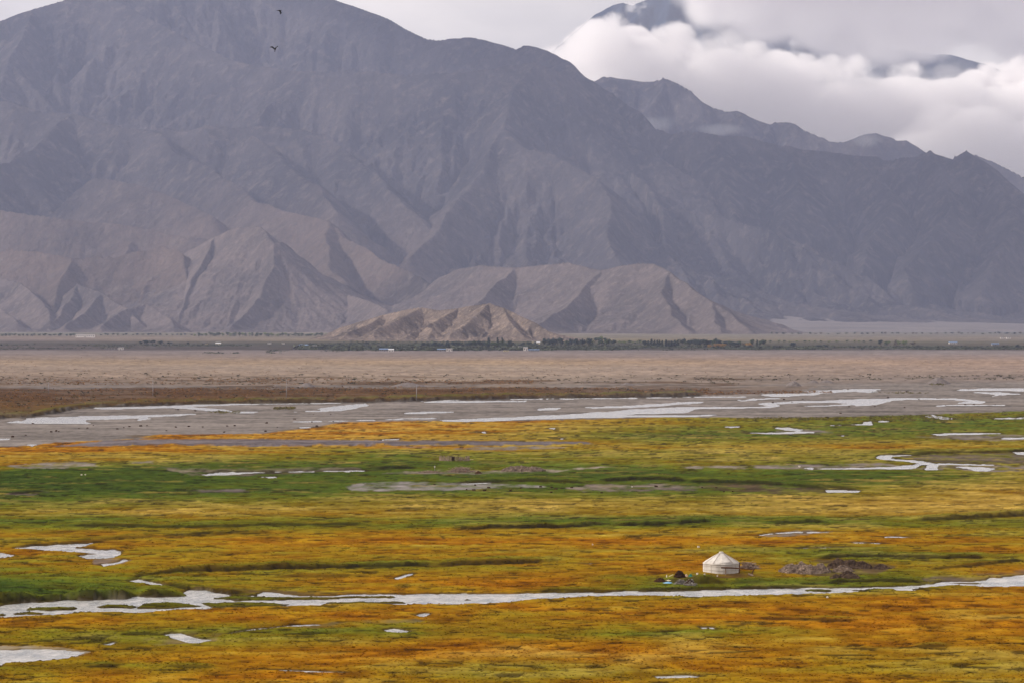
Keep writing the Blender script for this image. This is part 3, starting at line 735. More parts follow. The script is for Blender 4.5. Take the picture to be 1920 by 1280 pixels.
HILL_MID = [
 [(820,520,10600),(850,505,10450),(905,496,10200),(960,501,10100),(1000,497,10000),(1060,491,9900),(1100,498,9750),(1130,506,9650),(1170,496,9500),(1192,493,9450),(1216,493,9400),(1246,508,9250),(1290,538,9050),(1335,566,8850),(1375,588,8700),(1398,606,8550),(1412,620,8450)],
 [(1130,506,9650),(1095,540,9400),(1050,580,9050),(1000,612,8700)],
 [(1246,508,9250),(1240,545,9050),(1265,590,8750),(1290,618,8450)],
 [(960,501,10100),(900,560,9600),(850,600,9200)],
 [(1335,566,8850),(1345,600,8600),(1352,620,8450)],
]
terrain('rounded_hill', HILL_MID, 700, 1600, 460, 8050, 10900, 230, 0.80, rock_fore, 220, 8, 6, tail=3, front=500, seed=33, foot=16, warp=30, tailf=0.35)
HILL_SMALL = [
 [(596,633,6350),(640,613,6300),(680,601,6230),(720,590,6180),(770,578,6120),(790,576,6100),(822,581,6060),(860,577,6020),(890,572,5970),(916,568,5930),(942,576,5880),(970,589,5830),(1000,603,5780),(1030,621,5720),(1056,634,5680)],
 [(916,568,5930),(896,590,5830),(866,612,5740),(840,628,5680)],
 [(942,576,5880),(955,600,5770),(975,622,5680)],
 [(860,577,6020),(820,600,5900),(780,620,5780),(760,630,5700)],
 [(790,576,6100),(750,596,5980),(700,618,5850)],
 [(720,590,6180),(690,608,6060),(650,624,5950)],
 [(800,612,5800),(812,616,5740)],
]
terrain('small_sandy_hill', HILL_SMALL, 520, 1160, 420, 5560, 6700, 170, 0.72, rock_sand, 55, 4.5, 5, tail=1.2, front=120, seed=45, foot=4, warp=5, tailf=0.3)

FAN = [
 {'p': [(1260,548,13000),(1300,566,12400),(1350,585,11700),(1420,600,11000)], 's': 0.10},
 {'p': [(1300,566,12400),(1420,590,12000),(1560,598,11900),(1750,602,11900),(2100,604,12000)], 's': 0.045},
]
rock_fan = rock_mat('pale_fan_gravel', (96,91,91), (112,106,104), (122,115,112), 0.004, 4.0)
terrain('alluvial_fan', FAN, 1180, 2300, 260, 9400, 13600, 160, 0.05, rock_fan, 300, 2.0, 3, tail=2.0, front=900, seed=71, foot=14, warp=20)

# ranges behind the valley wall
M2 = [
 [(1000,200,19600),(1060,172,19600),(1105,148,19600),(1130,140,19600),(1165,146,19600),(1200,152,19600),(1238,145,19500),(1264,154,19400),(1290,168,19300),(1330,195,19300),(1365,208,19200),(1380,205,19200),(1400,216,19200),(1440,229,19200),(1472,226,19200),(1487,229,19100),(1510,241,19100),(1565,266,19000),(1582,268,19000),(1612,258,19000),(1640,248,19000),(1665,256,19000),(1687,262,19000),(1705,259,19000),(1722,270,19000),(1742,287,18900),(1800,320,18800)],
 [(1238,145,19500),(1220,200,19100),(1240,260,18700)],
 [(1440,229,19200),(1420,280,18800)],
 [(1640,248,19000),(1640,300,18600)],
 [(1790,320,20300),(1812,300,20400),(1833,288,20400),(1860,297,20400),(1890,312,20300),(1925,336,20200),(2100,420,19800)],
]
terrain('back_mountain', M2, 960, 2140, 460, 18300, 20900, 90, 0.85, rock_main, 800, 80, 5, tail=6, seed=55)
MP = [
 [(900,400,30000),(1000,330,30000),(1062,190,30000),(1092,60,30000),(1122,24,30000),(1150,8,30000),(1170,4,30000),(1185,9,29900),(1205,-2,29900),(1230,-16,29900),(1262,-30,29900),(1300,-8,30000),(1400,30,30200),(1500,55,30300),(1620,80,30400),(1750,98,30500),(1800,107,30500),(1880,129,30500),(1960,160,30600),(2200,240,31000)],
 [(1170,4,30000),(1150,60,29200),(1130,120,28400)],
 [(1262,-30,29900),(1240,40,29200),(1260,100,28400)],
 [(1500,55,30300),(1470,110,29500)],
]
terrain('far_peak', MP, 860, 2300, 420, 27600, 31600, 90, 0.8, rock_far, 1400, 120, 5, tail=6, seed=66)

# ------------------------------------------------------------------ air over the valley
def box_obj(name, lo, hi, mat):
    (x0, y0, z0), (x1, y1, z1) = lo, hi
    v = [(x0,y0,z0),(x1,y0,z0),(x1,y1,z0),(x0,y1,z0),(x0,y0,z1),(x1,y0,z1),(x1,y1,z1),(x0,y1,z1)]
    f = [(0,3,2,1),(4,5,6,7),(0,1,5,4),(1,2,6,5),(2,3,7,6),(3,0,4,7)]
    return mesh_obj(name, v, f, mat)
hm = bpy.data.materials.new('valley_haze'); hm.use_nodes = True
t = hm.node_tree; t.nodes.clear()
ho = N(t, 'ShaderNodeOutputMaterial'); hv = N(t, 'ShaderNodeVolumePrincipled')
hv.inputs['Color'].default_value = (0.54, 0.61, 0.90, 1)
hv.inputs['Density'].default_value = 3.0e-5
hv.inputs['Anisotropy'].default_value = 0.0
t.links.new(hv.outputs[0], ho.inputs['Volume'])
haze = box_obj('haze', (-18000, -400, -60), (18000, 17700, 2300), hm)
tag(haze, 'pale violet haze filling the valley air', 'haze', kind='stuff')

# ------------------------------------------------------------------ clouds among the back ranges
def cloud_material(part):
    m = bpy.data.materials.new('cloud_vapour'); m.use_nodes = True
    t = m.node_tree; t.nodes.clear(); l = t.links.new
    o = N(t, 'ShaderNodeOutputMaterial'); v = N(t, 'ShaderNodeVolumePrincipled')
    v.inputs['Color'].default_value = (0.99, 0.98, 0.985, 1)
    v.inputs['Anisotropy'].default_value = 0.1
    geo = N(t, 'ShaderNodeNewGeometry')
    sep = N(t, 'ShaderNodeSeparateXYZ'); l(geo.outputs['Position'], sep.inputs[0])
    def M(op, a, b=None, c=None, clamp=False):
        n = N(t, 'ShaderNodeMath', operation=op, use_clamp=clamp)
        for i, x in enumerate((a, b, c)):
            if x is None: continue
            if isinstance(x, (int, float)): n.inputs[i].default_value = x
            else: l(x, n.inputs[i])
        return n.outputs[0]
    def SS(x, a, b):
        n = N(t, 'ShaderNodeMapRange', interpolation_type='SMOOTHSTEP', inp={'From Min': a, 'From Max': b, 'To Min': 0.0, 'To Max': 1.0})
        l(x, n.inputs['Value']); return n.outputs[0]
    def curve(x, x0, x1, z0, z1, pts):
        """height as a function of position along the valley"""
        mr = N(t, 'ShaderNodeMapRange', inp={'From Min': x0, 'From Max': x1, 'To Min': 0.0, 'To Max': 1.0}); l(x, mr.inputs['Value'])
        fc = N(t, 'ShaderNodeFloatCurve'); c = fc.mapping.curves[0]
        P = [((px - x0) / (x1 - x0), (pz - z0) / (z1 - z0)) for px, pz in pts]
        c.points[0].location = P[0]; c.points[1].location = P[-1]
        for p in P[1:-1]: c.points.new(*p)
        fc.mapping.update(); l(mr.outputs[0], fc.inputs['Value'])
        mo = N(t, 'ShaderNodeMapRange', inp={'From Min': 0.0, 'From Max': 1.0, 'To Min': z0, 'To Max': z1}); l(fc.outputs[0], mo.inputs['Value'])
        return mo.outputs[0]
    X, Y, Z = sep.outputs
    no = N(t, 'ShaderNodeTexNoise', inp={'Scale': 1 / 800.0, 'Detail': 5.0, 'Roughness': 0.66, 'Distortion': 0.2})
    mp_ = N(t, 'ShaderNodeMapping', inp={'Scale': (1, 1, 1.25)}); l(geo.outputs['Position'], mp_.inputs['Vector']); l(mp_.outputs[0], no.inputs['Vector'])
    vo = N(t, 'ShaderNodeTexVoronoi', feature='F1', inp={'Scale': 1 / 400.0}); l(mp_.outputs[0], vo.inputs['Vector'])
    nz = M('ADD', M('MULTIPLY', M('SUBTRACT', no.outputs['Fac'], 0.5), 1.7), M('MULTIPLY', M('SUBTRACT', 0.50, vo.outputs['Distance']), 0.85))
    DA = 22500.0; sA = DA / F
    topA = [(960, 150),(1040, 102),(1090, 84),(1160, 80),(1230, 94),(1320, 110),(1420, 128),(1520, 152),(1600, 152),(1700, 164),(1760, 158),(1850, 154),(1960, 140),(2300, 120)]
    zA = curve(X, (900 - 960) * sA, (2300 - 960) * sA, 0, 3000, [((px - 960) * sA, CH + (HY - py) * sA) for px, py in [(900,230)] + topA])
    a = SS(M('SUBTRACT', M('ADD', zA, M('MULTIPLY', nz, 560.0)), Z), 0.0, 90.0)
    a = M('MULTIPLY', a, SS(Y, 21000.0, 21800.0))
    a = M('MULTIPLY', a, SS(M('ADD', X, M('MULTIPLY', nz, 500.0)), 100.0, 700.0))
    # upper deck hiding the shoulder of the far peak
    DC = 25500.0; sC = DC / F
    botC = [(1180, -140),(1225, -70),(1252, -10),(1290, 36),(1340, 66),(1420, 94),(1500, 108),(1560, 120),(1640, 128),(1720, 128),(1790, 112),(1850, 116),(1950, 135),(2300, 160)]
    zC = curve(X, (1150 - 960) * sC, (2300 - 960) * sC, 0, 4200, [((px - 960) * sC, CH + (HY - py) * sC) for px, py in [(1150,-150)] + botC])
    c = SS(M('SUBTRACT', M('ADD', Z, M('MULTIPLY', nz, 420.0)), zC), 0.0, 420.0)
    c = M('MULTIPLY', c, SS(Y, 24300.0, 25200.0))
    # nearer bank at the far right
    DB = 20800.0; sB = DB / F
    topB = [(1600,330),(1680,250),(1740,205),(1800,196),(1870,200),(1930,196),(2050,200),(2300,220)]
    zB = curve(X, (1560 - 960) * sB, (2300 - 960) * sB, 0, 2500, [((px - 960) * sB, CH + (HY - py) * sB) for px, py in [(1560,420)] + topB])
    b = SS(M('SUBTRACT', M('ADD', zB, M('MULTIPLY', nz, 420.0)), Z), 0.0, 90.0)
    b = M('MULTIPLY', M('MULTIPLY', b, SS(Y, 20950.0, 21300.0)), SS(X, 2200.0, 3000.0))
    # torn wisp hanging between the front and the back ridge
    def blob(px, py, Y0, rx, ry, rz):
        p = at(px, py, Y0)
        e = M('ADD', M('ADD', M('POWER', M('DIVIDE', M('SUBTRACT', X, p.x), rx), 2.0), M('POWER', M('DIVIDE', M('SUBTRACT', Y, p.y), ry), 2.0)), M('POWER', M('DIVIDE', M('SUBTRACT', Z, p.z), rz), 2.0))
        return SS(M('ADD', M('SUBTRACT', 1.0, e), M('MULTIPLY', nz, 3.6)), 0.0, 1.6)
    w = M('ADD', blob(1250, 232, 18350, 190, 200, 70), blob(1350, 244, 18350, 260, 200, 40))
    w = M('ADD', w, M('ADD', blob(1150, 128, 18900, 460, 260, 90), blob(1640, 262, 18200, 110, 150, 60)))
    l(M('ADD', M('MULTIPLY', {'A': M('MAXIMUM', a, b), 'C': M('MULTIPLY', c, 0.6), 'W': M('MULTIPLY', w, 0.09)}[part], 0.016), 0.0 if part == 'W' else 2.5e-5), v.inputs['Density'])
    l(v.outputs[0], o.inputs['Volume'])
    return m
for nm, lab, lo, hi, part in (
        ('cloud', 'torn grey wisp of cloud hanging between the front and back ridges', (200, 17900, 900), (2600, 19300, 1900), 'W'),
        ('cloud', 'long white cloud bank lying behind the right-hand ridges', (0, 20950, 500), (5600, 22900, 2700), 'A'),
        ('cloud', 'upper grey cloud deck over the shoulder of the far peak', (900, 24300, 1500), (6300, 26000, 4000), 'C')):
    tag(box_obj(nm, lo, hi, cloud_material(part)), lab, 'cloud', kind='stuff')

def shade_cloud(label, c, r, dens, seed):
    """an unseen cloud added over the top of the picture to shade the wall"""
    bm = bmesh.new(); bmesh.ops.create_icosphere(bm, subdivisions=5, radius=1.0)
    for v in bm.verts:
        q = v.co.copy()
        n_ = 0.0
        for k, (fq, am) in enumerate(((1.6, .34), (3.4, .18), (7.0, .08))):
            n_ += am * math.sin(q.x * fq * 2.1 + seed + k) * math.sin(q.y * fq * 1.7 + 2 * seed + k * 2) * math.cos(q.z * fq * 1.9 + k)
        q *= 1 + n_
        if q.z < -0.25: q.z = -0.25 + (q.z + 0.25) * 0.25
        v.co = Vector((q.x * r[0], q.y * r[1], q.z * r[2]))
    me = bpy.data.meshes.new('cloud'); bm.to_mesh(me); bm.free()
    m = bpy.data.materials.new('shade_cloud_vapour'); m.use_nodes = True
    t = m.node_tree; t.nodes.clear()
    o_ = N(t, 'ShaderNodeOutputMaterial'); v_ = N(t, 'ShaderNodeVolumePrincipled', inp={'Density': dens, 'Color': (0.97, 0.97, 0.98, 1)})
    t.links.new(v_.outputs[0], o_.inputs['Volume']); me.materials.append(m)
    o = bpy.data.objects.new('cloud', me); o.location = c; C.objects.link(o)
    tag(o, label, 'cloud', kind='stuff')
shade_cloud('unseen cloud added out of view to shade the right wall', (-1900, 14400, 3500), (2200, 4500, 420), 0.0038, 1.0)  # added outside the view, placed so its shadow darkens the right wall

# ------------------------------------------------------------------ placing things on the plain
def place(pts):
    """list of photograph pixels -> world points on the ground surface"""
    a = np.array(pts, float)
    px = a[:, 0]; py = a[:, 1].copy()
    z = np.zeros(len(a))
    for _ in range(2):
        Y = F * CH / (py - HY)
        py = a[:, 1] + z * F / Y
        z = ground_fields(px[None, :], py[None, :])[2][0]
    Y = F * CH / (py - HY)
    return [Vector(((x - 960) * y / F, y, q)) for x, y, q in zip(px, Y, z)]
def place1(px, py): return place([(px, py)])[0]

class MB:
    """collects shapes into one mesh"""
    def __init__(s): s.v = []; s.f = []; s.mi = []
    def add(s, v, f, mi=0):
        n = len(s.v); s.v += [tuple(x) for x in v]; s.f += [tuple(i + n for i in q) for q in f]; s.mi += [mi] * len(f)
    def box(s, c, d, rz=0.0, mi=0):
        cx, cy_, cz = c; x, y, z = d[0] / 2, d[1] / 2, d[2] / 2
        co, si = math.cos(rz), math.sin(rz)
        v = [(cx + (a * x) * co - (b * y) * si, cy_ + (a * x) * si + (b * y) * co, cz + e * z) for a, b, e in ((-1,-1,-1),(1,-1,-1),(1,1,-1),(-1,1,-1),(-1,-1,1),(1,-1,1),(1,1,1),(-1,1,1))]
        s.add(v, [(0,3,2,1),(4,5,6,7),(0,1,5,4),(1,2,6,5),(2,3,7,6),(3,0,4,7)], mi)
    def tube(s, p, q, r0, r1=None, n=7, mi=0, bend=0.0):
        p = Vector(p); q = Vector(q); r1 = r0 if r1 is None else r1
        d = (q - p); L_ = d.length; d = d.normalized()
        u = d.orthogonal().normalized(); w = d.cross(u)
        rings = 4 if bend else 2
        v = []; f = []
        for k in range(rings):
            t_ = k / (rings - 1); c = p + (q - p) * t_ + u * bend * math.sin(t_ * math.pi) * L_
            r = r0 + (r1 - r0) * t_
            for i in range(n):
                a = 2 * math.pi * i / n; v.append(c + (u * math.cos(a) + w * math.sin(a)) * r)
        for k in range(rings - 1):
            for i in range(n):
                j = (i + 1) % n; f.append((k * n + i, k * n + j, (k + 1) * n + j, (k + 1) * n + i))
        f.append(tuple(range(n))[::-1]); f.append(tuple((rings - 1) * n + i for i in range(n)))
        s.add(v, f, mi)
    def lump(s, c, r, rnd, mi=0, flat=0.75):
        v = []
        for a, b, e in ((-1,-1,-1),(1,-1,-1),(1,1,-1),(-1,1,-1),(-1,-1,1),(1,-1,1),(1,1,1),(-1,1,1)):
            k = 0.62 if e > 0 else 0.72
            v.append((c[0] + a * r * k * rnd.uniform(0.55, 1.25), c[1] + b * r * k * rnd.uniform(0.55, 1.25), c[2] + e * r * flat * rnd.uniform(0.45, 1.1)))
        s.add(v, [(0,3,2,1),(4,5,6,7),(0,1,5,4),(1,2,6,5),(2,3,7,6),(3,0,4,7)], mi)
    def build(s, name, mats, parent=None, smooth=False, loc=None):
        mats = mats if isinstance(mats, (list, tuple)) else [mats]
        o = mesh_obj(name, s.v, s.f, None, parent, smooth, loc)
        for m in mats: o.data.materials.append(m)
        if len(mats) > 1: o.data.polygons.foreach_set('material_index', s.mi)
        return o

# ------------------------------------------------------------------ trees of the village belt
leaf_cols = {'dark': (0.030, 0.045, 0.036), 'mid': (0.052, 0.072, 0.034), 'light': (0.135, 0.165, 0.055), 'orange': (0.26, 0.15, 0.045), 'brown': (0.105, 0.085, 0.060)}
leaf_m = {}
for k_, c_ in leaf_cols.items():
    m_ = simple_mat('foliage_' + k_, tuple(x * 1.25 for x in c_), tuple(x * 0.75 for x in c_), 0.5, 1.0, 0.0, linear=True)
    leaf_m[k_] = m_
bark = simple_mat('tree_bark', (92, 80, 70), (62, 52, 46), 2.0)
def crown_mesh(name, kind, seed):
    r = random.Random(seed)
    v = []; f = []
    lobes = []
    if kind == 'round':
        for _ in range(9):
            a = r.uniform(0, 6.28); d = r.uniform(0, 0.27)
            lobes.append((math.cos(a) * d, math.sin(a) * d, r.uniform(0.38, 0.78), r.uniform(0.14, 0.24)))
        n = 300
    elif kind == 'poplar':
        for i in range(9):
            z = 0.2 + 0.75 * i / 8
            lobes.append((r.uniform(-.03, .03), r.uniform(-.03, .03), z, 0.13 * (1 - 0.75 * abs(z - 0.45) / 0.55)))
        n = 240
    else:
        for _ in range(9):
            a = r.uniform(0, 6.28); d = r.uniform(0, 0.36)
            lobes.append((math.cos(a) * d, math.sin(a) * d, r.uniform(0.22, 0.68), r.uniform(0.16, 0.28)))
        n = 260
    for _ in range(n):
        lx, ly, lz, lr = r.choice(lobes)
        d = Vector((r.gauss(0, 1), r.gauss(0, 1), r.gauss(0, 1))).normalized() * lr * r.uniform(0.35, 1.08) ** 0.6
        c = Vector((lx, ly, lz)) + d
        c.z = max(c.z, 0.04)
        s_ = r.uniform(0.035, 0.07)
        nrm = (d.normalized() + Vector((r.uniform(-1, 1), r.uniform(-1, 1), r.uniform(-.6, 1))) * 0.7).normalized()
        u = nrm.orthogonal().normalized(); w = nrm.cross(u)
        i = len(v)
        v += [c + u * s_ * r.uniform(.6, 1.2), c + w * s_ * r.uniform(.6, 1.2), c - u * s_ * r.uniform(.6, 1.2), c - w * s_ * r.uniform(.6, 1.2)]
        f.append((i, i + 1, i + 2, i + 3))
    me = bpy.data.meshes.new(name); me.from_pydata([tuple(x) for x in v], [], f); me.update()
    me.materials.append(leaf_m['dark'])
    return me
def trunk_mesh(name, kind, seed):
    r = random.Random(seed); b_ = MB()
    top = 0.8 if kind == 'poplar' else 0.5
    b_.tube((0, 0, -0.02), (0, 0, top), 0.035, 0.012, 6)
    for _ in range(5):
        a = r.uniform(0, 6.28); z = r.uniform(0.12, top * 0.8); l_ = 0.08 if kind == 'poplar' else 0.26
        b_.tube((0, 0, z), (math.cos(a) * l_, math.sin(a) * l_, z + 0.2), 0.014, 0.005, 5)
    me = bpy.data.meshes.new(name); me.from_pydata(b_.v, [], b_.f); me.update(); me.materials.append(bark)
    return me
CR = {k: [crown_mesh('crown', k, 10 * i + j) for j in range(4)] for i, k in enumerate(('round', 'poplar', 'bush'))}
TR = {k: trunk_mesh('trunk', k, 5 + i) for i, k in enumerate(('round', 'poplar', 'bush'))}
def plant(name, px, py, wpx, hpx, kind, tint, label, cat, group, rnd):
    Y = F * CH / (py - HY); p = Vector(((px - 960) * Y / F, Y, 0.0))
    e = empty(name, p, rnd.uniform(0, 6.28))
    hm_ = 1.15 * hpx * Y / F; wm = 1.15 * wpx * Y / F
    base_w = {'round': 0.86, 'poplar': 0.28, 'bush': 1.1}[kind]; base_h = {'round': 0.98, 'poplar': 1.06, 'bush': 0.92}[kind]
    e.scale = (wm / base_w, wm / base_w, hm_ / base_h)
    for nm, me in (('crown', rnd.choice(CR[kind])), ('trunk', TR[kind])):
        o = bpy.data.objects.new(nm, me); C.objects.link(o); o.parent = e
        if nm == 'crown':
            o.material_slots[0].link = 'OBJECT'; o.material_slots[0].material = leaf_m[tint]
    tag(e, label, cat, group)
    return e
rt = random.Random(99)
def row(name, px0, px1, pb, pb_j, w, h, n, kinds, tints, label, cat, group):
    ordn = ['leftmost','second from the left','third from the left','fourth from the left','fifth from the left','sixth from the left','seventh from the left','eighth from the left']
    for i in range(n):
        lab = label if n > 8 else (label + ', ' + (ordn[i] if i < n - 1 else 'rightmost'))
        px = px0 + (px1 - px0) * (i + rt.uniform(0.1, 0.9)) / n
        k = rt.choice(kinds); hh = rt.uniform(*h)
        ww = rt.uniform(*w) * (0.42 if k == 'poplar' else 1.0)
        plant(name, px, pb + rt.uniform(-pb_j, pb_j), ww, hh, k, rt.choice(tints), lab, cat, group, rt)
G1 = 'trees of the village belt'
row('broadleaf_tree', 1018, 1112, 650, .8, (11, 17), (11, 16), 15, ['round','round','bush'], ['dark','dark','mid'], 'dark green tree in the dense clump at the right foot of the small sandy hill', 'tree', G1)
row('broadleaf_tree', 1120, 1152, 648.5, .6, (9, 13), (9, 13), 5, ['round'], ['dark','mid'], 'dark tree standing singly just right of the dense clump', 'tree', G1)
row('broadleaf_tree', 1112, 1140, 642, .4, (9, 12), (8, 10.5), 4, ['round'], ['light','mid'], 'light green sunlit tree behind the dark tree clump', 'tree', G1)
row('poplar_tree', 1208, 1272, 651, .6, (11, 16), (11.5, 14.5), 12, ['poplar','round','poplar'], ['dark'], 'tall dark tree in the row right of the pale green field', 'tree', G1)
row('broadleaf_tree', 1276, 1350, 650, .8, (11, 16), (11, 15), 14, ['round'], ['dark','mid','dark'], 'dark green tree in the belt behind the orange trees', 'tree', G1)
row('broadleaf_tree', 1326, 1360, 652.4, .5, (11, 15), (6.5, 9), 4, ['bush','round'], ['orange'], 'orange autumn tree in front of the dark belt', 'tree', G1)
row('broadleaf_tree', 1358, 1390, 650.5, .6, (10, 15), (9, 12), 5, ['round'], ['mid','dark'], 'mid green tree between the two orange clumps', 'tree', G1)
row('broadleaf_tree', 1391, 1412, 651.6, .4, (10, 14), (8, 9.5), 3, ['round'], ['orange','brown'], 'orange brown tree at the right end of the belt', 'tree', G1)
row('broadleaf_tree', 1409, 1434, 650, .5, (10, 14), (11, 14), 4, ['round','poplar'], ['dark','mid'], 'dark tree closing the right end of the belt', 'tree', G1)
row('broadleaf_tree', 876, 960, 652.5, .8, (11, 16), (10, 14), 11, ['round','round','bush'], ['dark','mid'], 'dark tree below the sunlit front of the small sandy hill', 'tree', G1)
row('poplar_tree', 914, 950, 651, .5, (12, 15), (15, 17.5), 3, ['poplar'], ['dark'], 'tall pointed poplar rising above the trees below the sandy hill', 'tree', G1)
row('broadleaf_tree', 790, 862, 651.5, .6, (10, 18), (8, 10.5), 8, ['bush','round'], ['dark'], 'low dark tree left of the small hill front', 'tree', G1)
row('broadleaf_tree', 980, 1004, 649, .5, (8, 12), (7, 9), 4, ['bush'], ['dark'], 'dark round tree beside the cream houses', 'tree', G1)
for px, py, w, h in ((275,646,15,8),(286,646.4,12,8.6),(264,646.4,9,6),(302,646.4,13,7),(318,646.6,10,5.4)):
    plant('round_tree', px, py, w, h, 'round', 'dark', 'dark round tree in the small clump on the left plain', 'tree', 'round trees on the left plain', rt)
plant('round_tree', 353, 647.6, 6, 6, 'round', 'dark', 'single small dark tree right of the left clump', 'tree', 'round trees on the left plain', rt)
for px, py, w, h, lb in ((1488,652,17,9.5,'dark round tree alone right of the village belt'),(1535,652.4,14,6,'low dark bush beside the lone round tree'),(1548,652.4,10,6.2,'small dark round bush right of the lone tree')):
    plant('round_tree', px, py, w, h, 'round', 'dark', lb, 'tree', 'round trees right of the belt', rt)
plant('round_tree', 1651, 648.4, 13, 10.5, 'round', 'dark', 'dark round tree at the left of the pale clump', 'tree', 'trees of the right plain', rt)
row('broadleaf_tree', 1656, 1714, 648, 1.4, (9, 13), (7, 12), 7, ['round','bush'], ['mid','light','brown'], 'pale green tree in the clump on the right plain', 'tree', 'trees of the right plain')
row('broadleaf_tree', 1906, 1960, 653, .8, (9, 14), (7, 10), 5, ['round'], ['dark'], 'dark tree at the right end of the plain', 'tree', 'trees of the right plain')
G2 = 'hedge trees at the foot of the mountains'
row('hedge_tree', -20, 142, 630.4, .5, (6, 10), (3.5, 5.5), 22, ['bush','round'], ['mid','dark','mid'], 'small green tree in the hedge line left of the white building', 'tree', G2)
row('hedge_tree', 182, 362, 629, .4, (5, 9), (2.6, 4.2), 20, ['bush','round'], ['dark','mid'], 'small dark tree in the sparse line right of the white building', 'tree', G2)
row('hedge_tree', 362, 612, 631, .5, (7, 12), (4, 8), 42, ['bush','round'], ['mid','light','mid'], 'small green tree in the hedge below the pyramid hill', 'tree', G2)
row('hedge_tree', 1440, 1920, 626.4, .6, (6, 11), (2, 3.8), 40, ['bush'], ['mid','dark','brown'], 'small grey green tree in the far line below the dark wall', 'tree', G2)
row('hedge_tree', 1430, 1640, 641, .4, (6, 10), (2, 4), 18, ['bush'], ['mid','light'], 'small green bush along the yellow field on the right', 'tree', G2)
row('hedge_tree', 1140, 1210, 644, 1.6, (6, 9), (3, 6), 16, ['bush','round'], ['light','light','mid'], 'pale green bush in the field between the tree clumps', 'tree', G2)
row('hedge_tree', 640, 880, 641.5, .4, (5, 8), (1.6, 2.8), 22, ['bush'], ['mid','dark'], 'small dark bush along the foot of the small sandy hill', 'tree', G2)

# ------------------------------------------------------------------ low scrub of the valley floor (uncountable)
def scrub(name, label, zones, mat, seed, tris=9):
    """zones: (px0, px1, function row range, count, height m (lo, hi), width factor)"""
    r = np.random.default_rng(seed)
    V = []; 
    for (x0, x1, ylo, yhi, n, h0, h1, wf, pw) in zones:
        px = r.uniform(x0, x1, n)
        a = np.array(ylo, float); b_ = np.array(yhi, float)
        lo = np.interp(px, a[:, 0], a[:, 1]); hi = np.interp(px, b_[:, 0], b_[:, 1])
        py = lo + (hi - lo) * r.uniform(0, 1, n) ** pw
        Y = F * CH / (py - HY); X = (px - 960) * Y / F
        far_ = Y > 3500
        keep = np.where(far_, fbm(X / 70.0, Y / 260.0, 3, seed) * 1.3 + r.uniform(-.35, .35, n) > 0.0, fbm(X / 45.0, Y / 70.0, 3, seed) + r.uniform(-.5, .5, n) > -0.18)
        X = X[keep]; Y = Y[keep]; m = len(X)
        z = np.zeros(m)
        h = r.uniform(h0, h1, m) * (0.6 + 0.8 * r.random(m)); w = h * wf * r.uniform(0.7, 1.5, m)
        for k in range(tris):
            # leaf sprays scattered over a dome
            th = r.uniform(0, 6.283, m); ph = r.uniform(0.05, 1.35, m); rr = r.uniform(0.55, 1.0, m)
            cx = X + np.cos(th) * np.cos(ph) * w * rr; cy2 = Y + np.sin(th) * np.cos(ph) * w * rr; cz = z + np.sin(ph) * h * rr * 0.85
            for q in range(3):
                V.append(np.stack([cx + r.uniform(-.5, .5, m) * w, cy2 + r.uniform(-.4, .4, m) * w, np.maximum(cz + r.uniform(-.45, .38, m) * h, -0.05)], -1)[:, None, :])
    # regroup triples
    tri = []
    for i in range(0, len(V), 3): tri.append(np.concatenate(V[i:i + 3], 1))
    T = np.concatenate(tri, 0).reshape(-1, 3)
    nf = len(T) // 3
    me = bpy.data.meshes.new(name)
    me.vertices.add(len(T)); me.vertices.foreach_set('co', T.astype(np.float32).reshape(-1))
    me.loops.add(len(T)); me.loops.foreach_set('vertex_index', np.arange(len(T), dtype=np.int32))
    me.polygons.add(nf); me.polygons.foreach_set('loop_start', np.arange(nf, dtype=np.int32) * 3)
    me.update(calc_edges=True); me.materials.append(mat)
    o = bpy.data.objects.new(name, me); C.objects.link(o)
    tag(o, label, 'scrub', kind='stuff')
def scrub_mat(name, a, b_, sc=0.25):
    return simple_mat(name, a, b_, sc, 1.0, 0.0)
UP = [(-200,786),(0,782.5),(60,779),(130,766.5),(172,761.5),(300,756.4),(500,754),(700,751),(960,744.4),(1100,743.4),(1280,740.6),(1440,737.5)]
scrub('desert_scrub', 'rusty brown scrub covering the flat beyond the river',
      [(-80, 1330, [(-80,728),(0,730),(400,727),(800,725.5),(1330,728)], UP, 8200, .45, 1.0, 1.1, 1.0),
       (-80, 1000, [(-80,708),(0,707),(1000,712)], [(-80,722),(1000,720)], 1700, .5, 1.0, 1.3, 1.0),
       (1280, 1560, [(1280,731),(1560,734)], [(1280,741),(1440,738),(1560,736)], 330, .5, 1.0, 1.3, 1.0)], scrub_mat('rust_brown_scrub', (136,98,56), (82,58,38)), 301)
scrub('dark_scrub', 'dark olive bushes dotted over the brown flat and the pale sand',
      [(-80, 1330, [(-80,728),(1330,728)], UP, 1500, .6, 1.3, 1.2, 1.0),
       (-80, 1400, [(-80,699),(1400,702)], [(-80,722),(1400,720)], 720, .6, 1.3, 1.5, 1.0),
       (1300, 1920, [(1300,703),(1920,704)], [(1300,715),(1560,713),(1920,712)], 420, .6, 1.4, 1.4, 1.0),
       (1860, 1900, [(1860,706),(1900,705)], [(1860,711),(1900,710)], 30, 1, 1.8, 1.2, 1.0)], scrub_mat('dark_olive_scrub', (84,78,56), (52,48,38)), 302)
scrub('sand_scrub', 'tiny brown shrubs speckling the pale sand flat',
      [(-80, 1990, [(-80,661),(1990,660)], [(-80,702),(1990,703)], 5200, .3, .7, 1.6, 0.8)], scrub_mat('sand_brown_scrub', (150,122,96), (106,84,66)), 305, tris=5)
